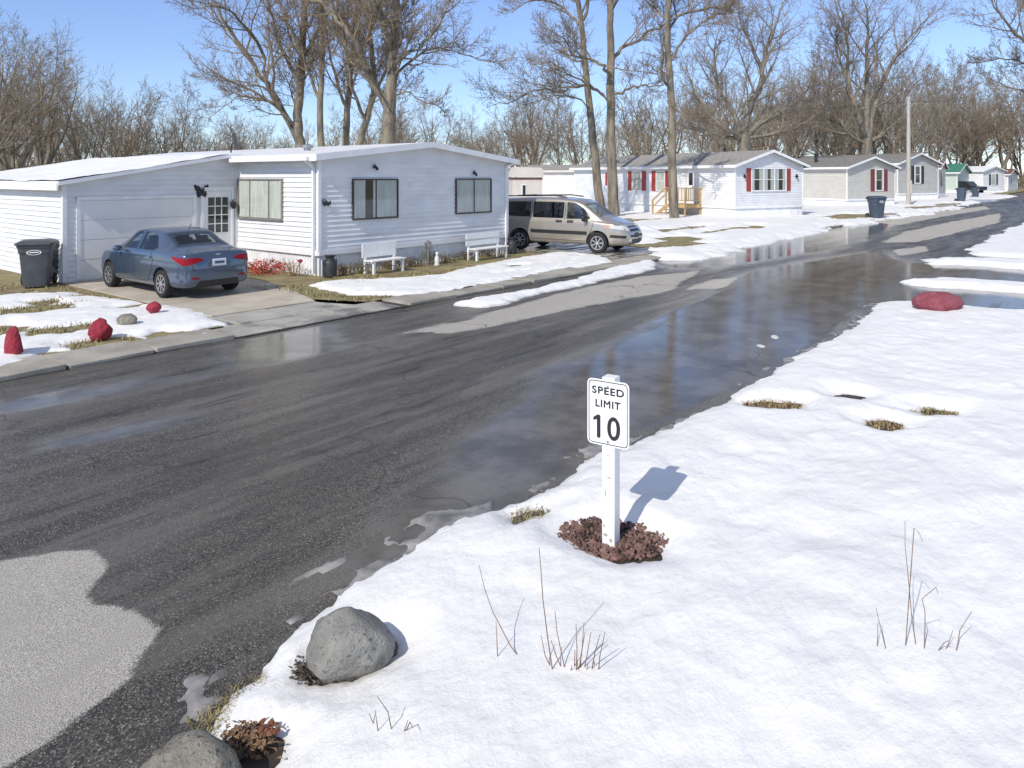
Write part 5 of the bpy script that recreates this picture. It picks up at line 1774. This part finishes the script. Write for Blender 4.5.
x, y = at1(437, .75)
t = thing('garden_figurine', 'small white garden figurine between the benches', 'figurine', (x, y, .05))
MB().lathe([(.09, 0), (.10, .03), (.07, .10), (.085, .22), (.05, .30), (.03, .33), (.055, .38), (.05, .43), (0, .46)], 12, Matrix.Scale(.85, 4)).build('figure', MT['stone_white'], t, smooth=True)
# red bed beside the driveway
r_ = random.Random(5)
bed2 = [(10.15, 17.9), (10.1, 15.6), (11.15, 15.0), (11.2, 17.9)]
x, y = G(259, 272); shrublet('flower_bed', 'bed of red artificial flowers at the left wall of the white home', 10.75, 16.7, .62, .38, 'flower_red', 700, 91, cat='flowers', lw=.04)
shrublet('flower_bed', 'straw and pale dried flowers right of the red flower bed', 10.95, 15.75, .32, .42, 'straw', 200, 92, cat='flowers')
x, y = G(290, 270)
t = thing('flower', 'pink artificial flower with big petals by the corner of the white home', 'flower', (10.92, 15.45, .05))
MB().tube([(0, 0, 0), (.01, 0, .30)], .008, 5).build('stem', MT['leaf'], t)
pt = MB()
for k in range(9):
    a = k * .7
    m = Matrix.Translation((.01, 0, .33)) @ Matrix.Rotation(a, 4, 'Z') @ Matrix.Rotation(-.6 - .06 * k, 4, 'Y')
    pt.add([m @ Vector(q) for q in ((0, 0, 0), (.06, -.05, .01), (.13, 0, .02), (.06, .05, .01))], [(0, 1, 2, 3)])
pt.build('petals', MT['flower_pink'], t, fix=False)
shrublet('shrub', 'low dry brown shrub against the garage side wall', 5.2, 20.4, .45, .5, 'deadleaf', 260, 95)
# little leaves of ice on the road
for (px, py, w_, lb) in ((775, 337, .14, 'largest flat scrap of ice on the wet road near the snow edge'), (761, 346, .09, 'thin scrap of ice left of the largest on the wet road')):
    x, y = G(px, py); me = blob((w_, .06, .015), px, 3, .3); me.materials.append(MT['snow'])
    o = link(bpy.data.objects.new('ice_scrap', me)); o.location = (x, y, .0); o.rotation_euler.z = .4
    tag(o, lb, 'ice')


# ------------------------------------------------------------------ bare trees
class Tube:
    def __init__(s): s.v, s.f = [], []

    def add(s, pts, rad, n):
        b = len(s.v); v = s.v; f = s.f
        m = len(pts)
        d = pts[-1] - pts[0]
        if d.length < 1e-6: return
        d.normalize()
        a = d.orthogonal().normalized(); c = d.cross(a)
        cs = [(math.cos(6.28319 * k / n), math.sin(6.28319 * k / n)) for k in range(n)]
        for i in range(m):
            p = pts[i]; r = rad[i]
            if i == m - 1 and n == 3:
                v.append((p.x, p.y, p.z)); break
            for co, si in cs:
                v.append((p.x + (a.x * co + c.x * si) * r, p.y + (a.y * co + c.y * si) * r, p.z + (a.z * co + c.z * si) * r))
        for i in range(m - 1):
            o = b + i * n
            if i == m - 2 and n == 3:
                t = b + (m - 1) * n
                for k in range(n): f.append((o + k, o + (k + 1) % n, t))
            else:
                for k in range(n):
                    k2 = (k + 1) % n
                    f.append((o + k, o + k2, o + n + k2, o + n + k))

    def mesh(s, name, mat, smooth=True):
        me = bpy.data.meshes.new(name)
        me.from_pydata(s.v, [], s.f)
        me.polygons.foreach_set('use_smooth', [smooth] * len(me.polygons))
        me.materials.append(MT[mat])
        return me


SIDES = (9, 7, 5, 4, 3, 3)


class Grow:
    def __init__(s, seed, kids=(7, 8, 8, 6, 3), frac=(.6, .5, .48, .45, .5), up=(.05, .12, .09, .07, .05, .03), wob=(.06, .11, .15, .18, .2, .2), spread=(42, 46, 48, 48, 45), split=2, rmin=.007, maxlev=5, start=.25):
        s.r = random.Random(seed); s.kids = kids; s.frac = frac; s.up = up; s.wob = wob; s.spread = spread
        s.trunk, s.crown = Tube(), Tube(); s.split = split; s.rmin = rmin; s.maxlev = maxlev; s.start = start

    def line(s, p, d, L, lev, n):
        r = s.r
        pts = [p.copy()]
        st = L / n
        w = s.wob[lev]
        d = d.copy()
        for i in range(n):
            d = d + Vector((r.gauss(0, w), r.gauss(0, w), r.gauss(0, w * .7) + s.up[lev]))
            d.normalize()
            p = p + d * st
            pts.append(p)
        return pts

    def branch(s, p, d, L, rad, lev):
        n = (8, 7, 5, 4, 3, 2)[lev]
        pts = s.line(p, d, L, lev, n)
        s.limb(pts, rad, max(s.rmin, rad * .28), lev, L)

    def limb(s, pts, r0, r1, lev, L=None):
        n = len(pts) - 1
        if L is None: L = sum((pts[i + 1] - pts[i]).length for i in range(n))
        rads = [r0 + (r1 - r0) * (i / n) ** .8 for i in range(n + 1)]
        if lev == 0: rads[0] *= 1.35
        (s.trunk if lev < s.split else s.crown).add(pts, rads, SIDES[lev])
        if lev >= s.maxlev: return
        r = s.r
        k = s.kids[lev]
        k = max(1, int(k * r.uniform(.75, 1.25) + .5))
        st = s.start if lev == 0 else .18
        az = r.uniform(0, 6.28)
        for j in range(k):
            f = st + (1 - st) * (j + r.uniform(.2, .8)) / k
            x = f * n; i = min(n - 1, int(x)); q = pts[i].lerp(pts[i + 1], x - i)
            d = (pts[i + 1] - pts[i]).normalized()
            a = d.orthogonal().normalized(); c = d.cross(a)
            az += 2.4 + r.uniform(-.5, .5)
            sp = R(s.spread[lev] * r.uniform(.7, 1.25))
            nd_ = d * math.cos(sp) + (a * math.cos(az) + c * math.sin(az)) * math.sin(sp)
            if nd_.z < -.25 and lev < 3: nd_.z *= .3
            nd_.normalize()
            rr_ = rads[i] + (rads[i + 1] - rads[i]) * (x - i)
            LL = L * s.frac[lev] * r.uniform(.65, 1.15) * (1.15 - .55 * f)
            s.branch(q, nd_, LL, max(s.rmin, min(rr_ * .62, LL * .022)), lev + 1)
        # the tip carries on as a fork
        if lev > 0:
            d = (pts[-1] - pts[-2]).normalized()
            s.branch(pts[-1], d, L * s.frac[lev] * .7, max(s.rmin, r1 * .9), min(lev + 1, s.maxlev))


def tree_obj(g, name, label, loc=(0, 0, 0), bark='bark', tw='twigs', group=None):
    t = thing(name, label, 'tree', loc, 0, group)
    for nm, tb, mt_ in (('trunk', g.trunk, bark), ('crown', g.crown, tw)):
        o = link(bpy.data.objects.new(nm, tb.mesh(nm, mt_)))
        o.parent = t
    return t


def spreading(seed, Hh, forks=5, trunk_f=.16, r0=.42, lean=34, **kw):
    """a maple-like tree: short trunk and several rising limbs"""
    g = Grow(seed, kids=(7, 7, 6, 5, 2), frac=(.5, .52, .52, .50, .5), **dict(dict(rmin=.012), **kw))
    r = g.r
    hb = Hh * trunk_f
    tr = [Vector((0, 0, -.2)), Vector((r.gauss(0, .05), r.gauss(0, .05), hb * .5)), Vector((r.gauss(0, .1), r.gauss(0, .1), hb))]
    g.trunk.add(tr, [r0 * 1.4, r0, r0 * .95], 10)
    az = r.uniform(0, 6)
    for k in range(forks):
        az += 6.28 / forks + r.uniform(-.5, .5)
        ln = R(lean * (r.uniform(.3, .6) if k == 0 else r.uniform(.7, 1.25)))
        d = Vector((math.sin(ln) * math.cos(az), math.sin(ln) * math.sin(az), math.cos(ln)))
        L = (Hh - hb) * r.uniform(.62, .82)
        p = tr[-1] - Vector((0, 0, r.uniform(0, hb * .3)))
        g.limb(g.line(p, d, L, 1, 8), r0 * r.uniform(.5, .68), .05, 1, L)
    return g


def upright(seed, Hh, r0=.25, **kw):
    g = Grow(seed, rmin=kw.pop('rmin', .012), kids=kw.pop('kids', (15, 6, 6, 4, 2)), frac=(.34, .5, .48, .45, .5), up=(.03, .10, .06, .04, .02, 0), start=kw.pop('start', .3), **kw)
    L = Hh * .92
    pts = g.line(Vector((0, 0, -.2)), Vector((0, 0, 1)), L, 0, 10)
    g.limb(pts, r0, .03, 0, L)
    return g


def pix_limb(pts, d, jit=0.0, r=None):
    """a limb through photo positions at distance d from the camera, wandering in depth"""
    out = []
    dd = d
    for i, (px, py) in enumerate(pts):
        if i: dd += (r.uniform(-jit, jit) if r else 0)
        out.append(P(px, py, dd))
    return out


def refine(pts, k=3, r=None, w=.0):
    out = []
    n = len(pts)
    for i in range(n - 1):
        p0, p1, p2, p3 = pts[max(0, i - 1)], pts[i], pts[i + 1], pts[min(n - 1, i + 2)]
        for j in range(k):
            s = j / k
            q = .5 * ((2 * p1) + (p2 - p0) * s + (2 * p0 - 5 * p1 + 4 * p2 - p3) * s * s + (3 * p1 - p0 - 3 * p2 + p3) * s ** 3)
            if r and (i or j): q = q + Vector((r.gauss(0, w), r.gauss(0, w), r.gauss(0, w)))
            out.append(q)
    out.append(pts[-1])
    return out


def authored(seed, name, label, base_d, trunk, r0, r1, limbs, bark='bark', tw='twigs', tk=6, group=None, **kw):
    """trunk and main limbs laid along what the photo shows; the rest grows from them"""
    g = Grow(seed, kids=kw.pop('kids', (tk, 10, 8, 6, 2)), frac=kw.pop('frac', (.22, .46, .48, .47, .5)), rmin=kw.pop('rmin', .0085), start=kw.pop('start', .5), **kw)
    r = random.Random(seed + 1)
    t = refine(pix_limb(trunk, base_d), 3, r, .03)
    base = t[0].copy(); base.z = -.1
    off = Vector((base.x, base.y, 0))
    t[0] = base
    g.limb([q - off for q in t], r0, r1, 0)
    for pts, ra, rb in limbs:
        q = refine(pix_limb(pts, base_d, 1.2, r), 3, r, .06)
        g.limb([x - off for x in q], ra, rb, 1)
    return tree_obj(g, name, label, (off.x, off.y, 0), bark, tw, group)


# three tall trees before the red-shuttered home
authored(101, 'bare_tree', 'left of the three tall bare trees behind the minivan, leaning slightly left', 47, [(603, 222), (598, 190), (593, 140), (588, 90), (583, 40), (578, 0), (573, -60), (570, -110)], .33, .10,
         [([(578, 25), (568, 12), (553, 3), (535, 0), (518, 8)], .12, .03), ([(588, 62), (572, 58), (560, 45), (545, 35)], .07, .03), ([(592, 110), (575, 98), (555, 96), (535, 102)], .07, .02),
          ([(583, 20), (595, -10), (610, -40)], .12, .04), ([(576, -20), (560, -50), (545, -80)], .12, .04)], start=.62, tk=7)
authored(102, 'bare_tree', 'middle of the three tall bare trees, with long arching side limbs', 45, [(615, 224), (613, 190), (611, 140), (611, 90), (611, 40), (610, 0), (609, -60), (607, -120)], .37, .13,
         [([(611, 104), (600, 92), (588, 86), (572, 88), (555, 92), (540, 90), (522, 96), (505, 104)], .13, .03), ([(611, 76), (604, 66), (590, 60), (575, 55), (566, 42), (560, 36)], .12, .03),
          ([(613, 60), (622, 48), (638, 40), (648, 32), (660, 28), (672, 20)], .14, .05), ([(614, 94), (626, 90), (638, 86), (650, 86), (664, 84)], .10, .03), ([(590, 86), (580, 80), (562, 68), (548, 62), (530, 64)], .07, .02),
          ([(611, 10), (630, -20), (650, -50)], .14, .04), ([(609, -20), (590, -50), (575, -90)], .14, .04)], start=.62, tk=7)
authored(103, 'bare_tree', 'right of the three tall bare trees, nearest the timber porch', 42, [(674, 226), (673, 190), (672, 140), (671, 90), (668, 45), (667, 0), (664, -60), (662, -110)], .30, .10,
         [([(671, 88), (664, 74), (662, 60), (663, 44)], .10, .05), ([(669, 30), (680, 16), (700, 10), (716, 6), (732, 12)], .12, .03), ([(668, 20), (655, 8), (640, -6)], .10, .03), ([(672, 60), (684, 40), (700, 24), (720, 12)], .09, .03),
          ([(666, -20), (650, -50), (640, -80)], .12, .04), ([(672, 105), (690, 118), (705, 118)], .05, .02)], start=.66, tk=6)
# the great cluster behind the near white home
authored(111, 'bare_tree', 'thick forked bare tree right of the cluster behind the white home', 38, [(388, 190), (388, 150), (389, 120), (391, 100), (393, 60), (395, 20), (396, -20), (400, -80)], .46, .16,
         [([(388, 108), (376, 88), (366, 66), (352, 40), (338, 20), (322, 5), (300, -20)], .25, .06), ([(392, 70), (402, 58), (418, 48), (436, 30), (450, 10)], .14, .04), ([(393, 50), (386, 30), (376, 10), (366, -20)], .20, .06),
          ([(392, 80), (412, 60), (432, 50), (455, 50), (478, 60)], .10, .03), ([(394, 20), (410, -5), (425, -30), (440, -60)], .16, .05), ([(390, 96), (405, 92), (420, 100), (440, 108)], .06, .02)], start=.45, tk=8)
authored(112, 'bare_tree', 'bare tree with long limbs sweeping left behind the white home', 42, [(302, 190), (300, 150), (298, 125), (300, 90), (303, 40), (304, 0), (306, -60)], .36, .14,
         [([(300, 142), (288, 122), (272, 92), (255, 66), (238, 40), (220, 14), (205, -10)], .22, .05), ([(298, 128), (280, 110), (262, 100), (240, 98), (222, 108)], .12, .03), ([(290, 124), (268, 82), (262, 50), (245, 25), (228, 10), (190, 0)], .14, .04),
          ([(301, 80), (285, 60), (275, 30), (268, 0)], .15, .05), ([(302, 60), (315, 35), (325, 5), (332, -30)], .15, .05), ([(272, 92), (252, 84), (232, 80), (212, 76)], .07, .02)], start=.35, tk=9)
for sd, lb, d, tr, rr0 in ((113, 'slim straight bare tree in the middle of the cluster behind the white home', 41, [(322, 190), (321, 150), (320, 100), (322, 50), (321, 0), (322, -60)], .24),
                           (114, 'bare tree leaning right in the middle of the cluster behind the white home', 43, [(345, 190), (345, 150), (348, 110), (352, 60), (357, 10), (362, -50)], .27),
                           (115, 'bare tree with a crooked trunk just left of the thick forked one', 40, [(360, 190), (358, 150), (366, 120), (374, 90), (371, 50), (367, 10), (366, -40)], .25)):
    authored(sd, 'bare_tree', lb, d, tr, rr0, .09, [([tr[2], (tr[2][0] - 14, tr[2][1] - 35), (tr[2][0] - 22, tr[2][1] - 80), (tr[2][0] - 36, -40)], .11, .03), ([tr[3], (tr[3][0] + 18, tr[3][1] - 26), (tr[3][0] + 30, tr[3][1] - 60)], .09, .03)], start=.35, tk=8)

# right-hand giant with level limbs, behind the red-shuttered home
authored(121, 'bare_tree', 'massive bare tree with level limbs behind the red-shuttered home', 72, [(744, 190), (744, 160), (744, 142), (742, 134)], .75, .6,
         [([(743, 140), (728, 130), (712, 118), (698, 100), (690, 78)], .36, .07), ([(742, 136), (735, 118), (722, 96), (715, 70), (716, 40)], .34, .07), ([(744, 136), (748, 110), (760, 84), (764, 60), (772, 36), (780, 10)], .42, .08),
          ([(745, 138), (760, 124), (776, 116), (796, 104), (810, 84)], .34, .07), ([(743, 138), (722, 136), (704, 130), (688, 126)], .24, .05), ([(762, 70), (752, 46), (742, 24), (738, 2)], .22, .05), ([(746, 140), (770, 134), (790, 130), (806, 122)], .22, .05)],
         'bark_grey', 'twigs_grey', tk=4, rmin=.012, kids=(4, 14, 8, 6, 2))
authored(122, 'bare_tree', 'tall broad bare tree rising behind the maroon-shuttered home', 84, [(868, 195), (868, 165), (867, 148), (867, 138)], .70, .55,
         [([(866, 140), (858, 118), (850, 90), (848, 60), (846, 30), (842, 14)], .36, .06), ([(868, 140), (874, 110), (884, 80), (896, 55), (912, 35), (926, 20)], .36, .06), ([(867, 138), (867, 100), (866, 60), (868, 25), (866, 6)], .40, .06),
          ([(866, 144), (852, 132), (836, 122), (822, 118), (812, 112)], .26, .05), ([(868, 144), (884, 132), (898, 112), (908, 92), (920, 80)], .30, .05), ([(850, 88), (840, 66), (836, 44), (838, 22)], .20, .05), ([(866, 144), (846, 130), (834, 104), (826, 80)], .24, .05)],
         'bark_grey', 'twigs_grey', tk=4, rmin=.012, kids=(4, 14, 8, 6, 2))
authored(123, 'bare_tree', 'bare tree outside the right edge whose limbs reach into the top corner', 60, [(1052, 200), (1050, 150), (1046, 100), (1040, 50), (1034, 0)], .45, .2,
         [([(1046, 100), (1028, 92), (1006, 86), (988, 78)], .16, .03), ([(1040, 50), (1022, 40), (1004, 20), (992, 0)], .2, .04), ([(1034, 10), (1020, -10), (1000, -24)], .2, .05), ([(1042, 74), (1020, 62), (1000, 58), (984, 62)], .12, .03)],
         'bark_grey', 'twigs_grey', tk=6, start=.2, rmin=.011)

# kinds that stand farther off, copied with their own turn and size
protos_ = {}


def proto(key, g, bark, tw):
    t = tree_obj(g, 'bare_tree', 'x', (0, 0, -50), bark, tw)
    protos_[key] = t
    return t


proto('m1', spreading(201, 18, 5), 'bark_grey', 'twigs_grey')
proto('m2', spreading(202, 18, 6, lean=42), 'bark', 'twigs')
proto('m3', spreading(203, 18, 4, trunk_f=.22, lean=26), 'bark_grey', 'twigs_red')
proto('u1', upright(211, 18), 'bark_grey', 'twigs_red')
proto('u2', upright(212, 18, .2, start=.2), 'bark', 'twigs')
proto('s1', spreading(221, 10, 7, trunk_f=.05, r0=.16, lean=30, rmin=.010), 'bark', 'twigs_red')
HT = {'m1': 18, 'm2': 18, 'm3': 18, 'u1': 18, 'u2': 18, 's1': 10}
usedp = set()


def plant(key, px, d, top, label, group=None, rz=None, squash=1.0):
    """tree at photo column px, distance d, crown top near photo row top"""
    v = P(px, 200, d)
    hh = H + (HOR - top) / F * d
    s = hh / HT[key] * .92
    if key in usedp: t = copy_tree(protos_[key])
    else:
        t = protos_[key]; usedp.add(key)
    t.location = (v.x, v.y, 0)
    t.rotation_euler = (0, 0, rnd.uniform(0, 6.28) if rz is None else rz)
    t.scale = (s * squash, s * squash, s)
    t['label'] = label
    if group: t['group'] = group
    elif 'group' in t.keys(): del t['group']
    return t


G_L = 'bare trees at the left side'
plant('m2', 12, 52, -12, 'tallest bare tree at the left edge above the garage roof', G_L)
plant('m1', -22, 46, -10, 'bare tree half outside the left edge of the picture', G_L)
plant('m3', 44, 62, 30, 'medium bare tree right of the tallest one at the left edge', G_L)
plant('u2', 66, 70, 58, 'slim bare tree between the left edge trees and the lone leaning tree', G_L)
plant('m1', 90, 66, 56, 'lone bare tree with a leaning fork above the garage roof', G_L, squash=.8)
plant('u1', -4, 58, 20, 'slim bare tree at the very left edge of the picture', G_L)
G_R = 'bare trees behind the far row of homes'
for key, px, d, top, lb in (('u1', 812, 92, 20, 'slim bare tree between the two broad trees behind the far row'), ('m3', 792, 90, 40, 'bare tree just left of the slim one behind the far row'), ('m1', 908, 112, 52, 'bare tree behind the utility pole'),
                            ('m3', 934, 140, 46, 'bare tree with a leaning trunk right of the utility pole'), ('m2', 972, 150, 62, 'wide bare tree above the green-roofed home'), ('m1', 956, 146, 80, 'dense bare tree above the tan home'),
                            ('m3', 1004, 150, 66, 'bare tree above the brown-roofed home at the far end'), ('m2', 726, 104, 40, 'bare tree behind the left limbs of the massive level-limbed tree'), ('u1', 856, 116, 40, 'slim bare tree close behind the tall broad tree'), ('m2', 876, 122, 36, 'broad bare tree close behind the tall broad tree'), ('u2', 945, 128, 50, 'slim bare tree between the leaning trunk and the dense crown'), ('m2', 768, 118, 48, 'round bare tree filling the gap right of the massive level-limbed tree'), ('u1', 985, 160, 64, 'slim bare tree above the small white home'), ('u1', 700, 84, 52, 'slim bare tree left of the massive level-limbed tree'), ('m1', 790, 110, 66, 'dense bare tree seen past the massive level-limbed tree'),
                            ('m2', 836, 112, 64, 'dense bare tree left of the tall broad tree'), ('m1', 895, 120, 72, 'dense bare tree right of the tall broad tree')):
    plant(key, px, d, top, lb, G_R)

G_M = 'bare trees beyond the cream shed'
for key, px, d, top, lb in (('m3', 530, 95, 112, 'round bare tree above the cream shed'), ('m1', 505, 105, 108, 'bare tree just above the right end of the white home roof'), ('u2', 560, 100, 112, 'bare tree left of the three tall trunks'),
                            ('m2', 642, 100, 96, 'bare tree between the middle and the right tall trunks'), ('m3', 470, 118, 124, 'distant bare tree above the white home gable')):
    plant(key, px, d, top, lb, G_M)
# the far treeline
k = 0
r_ = random.Random(77)
for px in list(range(-40, 500, 15)) + list(range(500, 1090, 21)):
    key = ('u1', 's1', 'm3', 'u2', 's1', 'm2')[k % 6]
    base = 94 if px < 230 else 110 if px < 520 else 84
    top = base + r_.uniform(-22, 30)
    d = r_.uniform(145, 190) if px > 860 else r_.uniform(95, 150) if px > 480 else r_.uniform(78, 120)
    plant(key, px + r_.uniform(-7, 7), d, top, 'bare tree in the far treeline behind the homes', 'bare trees of the far treeline')
    k += 1
# tangled brush under the treeline
g = Grow(301, kids=(6, 6, 5, 3, 2), maxlev=3, rmin=.014, split=0)
r_ = random.Random(9)
for k in range(170):
    px = r_.uniform(-60, 1090)
    v = P(px, 200, r_.uniform(150, 190) if px > 840 else r_.uniform(78, 150) if px > 500 else r_.uniform(62, 115))
    for _ in range(4):
        a = r_.uniform(0, 6.3)
        g.branch(Vector((v.x + r_.gauss(0, .8), v.y + r_.gauss(0, .8), 0)), Vector((math.cos(a) * .35, math.sin(a) * .35, 1)).normalized(), r_.uniform(1.8, 3.6), .04, 1)
o = link(bpy.data.objects.new('brush', g.crown.mesh('brush', 'twigs_red')))
tag(o, 'tangled brown winter brush under the far treeline', 'brush', kind='stuff')

# trees across the road behind the camera, mirrored in the wet road and shading it
for key, px_, py_, sc_ in ():
    pass

# ------------------------------------------------------------------ light, sky, camera
ELEV = R(40)
trav = (RT * .49 + FW * .79).normalized()          # the way shadows fall
sd = bpy.data.lights.new('sun', 'SUN'); sd.energy = 3.7; sd.angle = R(.55); sd.color = (1.0, .94, .85)
so_ = link(bpy.data.objects.new('sun', sd))
dirv = Vector((trav.x * math.cos(ELEV), trav.y * math.cos(ELEV), -math.sin(ELEV)))
so_.rotation_euler = dirv.to_track_quat('-Z', 'Y').to_euler()
so_.location = (-20, -5, 30)
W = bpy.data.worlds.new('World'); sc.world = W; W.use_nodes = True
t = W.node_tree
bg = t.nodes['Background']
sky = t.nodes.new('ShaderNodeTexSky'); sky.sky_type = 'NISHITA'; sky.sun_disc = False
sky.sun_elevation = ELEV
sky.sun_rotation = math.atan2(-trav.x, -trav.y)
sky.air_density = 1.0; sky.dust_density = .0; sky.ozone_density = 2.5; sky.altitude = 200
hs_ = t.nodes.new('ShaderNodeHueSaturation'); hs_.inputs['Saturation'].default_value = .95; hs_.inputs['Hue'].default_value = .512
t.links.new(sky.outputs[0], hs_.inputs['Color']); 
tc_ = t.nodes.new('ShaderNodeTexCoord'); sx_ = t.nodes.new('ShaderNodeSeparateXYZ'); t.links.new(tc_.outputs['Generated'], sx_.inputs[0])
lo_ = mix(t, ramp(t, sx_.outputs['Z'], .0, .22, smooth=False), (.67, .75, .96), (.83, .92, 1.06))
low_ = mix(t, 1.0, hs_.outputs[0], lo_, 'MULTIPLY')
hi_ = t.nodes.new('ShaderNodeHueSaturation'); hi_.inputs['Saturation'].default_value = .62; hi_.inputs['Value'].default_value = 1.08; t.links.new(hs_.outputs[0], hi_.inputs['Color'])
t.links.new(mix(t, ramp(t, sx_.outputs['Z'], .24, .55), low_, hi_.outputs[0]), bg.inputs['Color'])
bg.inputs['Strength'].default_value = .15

cam = bpy.data.cameras.new('camera')
cam.sensor_width = 36; cam.lens = 36 * F / 1024
cam.shift_y = -(384 - HOR) / 1024
cam.clip_start = .1; cam.clip_end = 3000
co = link(bpy.data.objects.new('camera', cam))
co.location = (0, 0, H)
co.rotation_euler = (R(90), 0, A - R(90))
sc.camera = co
sc.view_settings.view_transform = 'Standard'
sc.view_settings.look = 'None'
sc.view_settings.exposure = 0.08
sc.view_settings.gamma = 1
sc.view_settings.use_curve_mapping = False
sc.cycles.use_denoising = True
sc.cycles.max_bounces = 6
sc.cycles.transparent_max_bounces = 8
sc.cycles.sample_clamp_indirect = 6
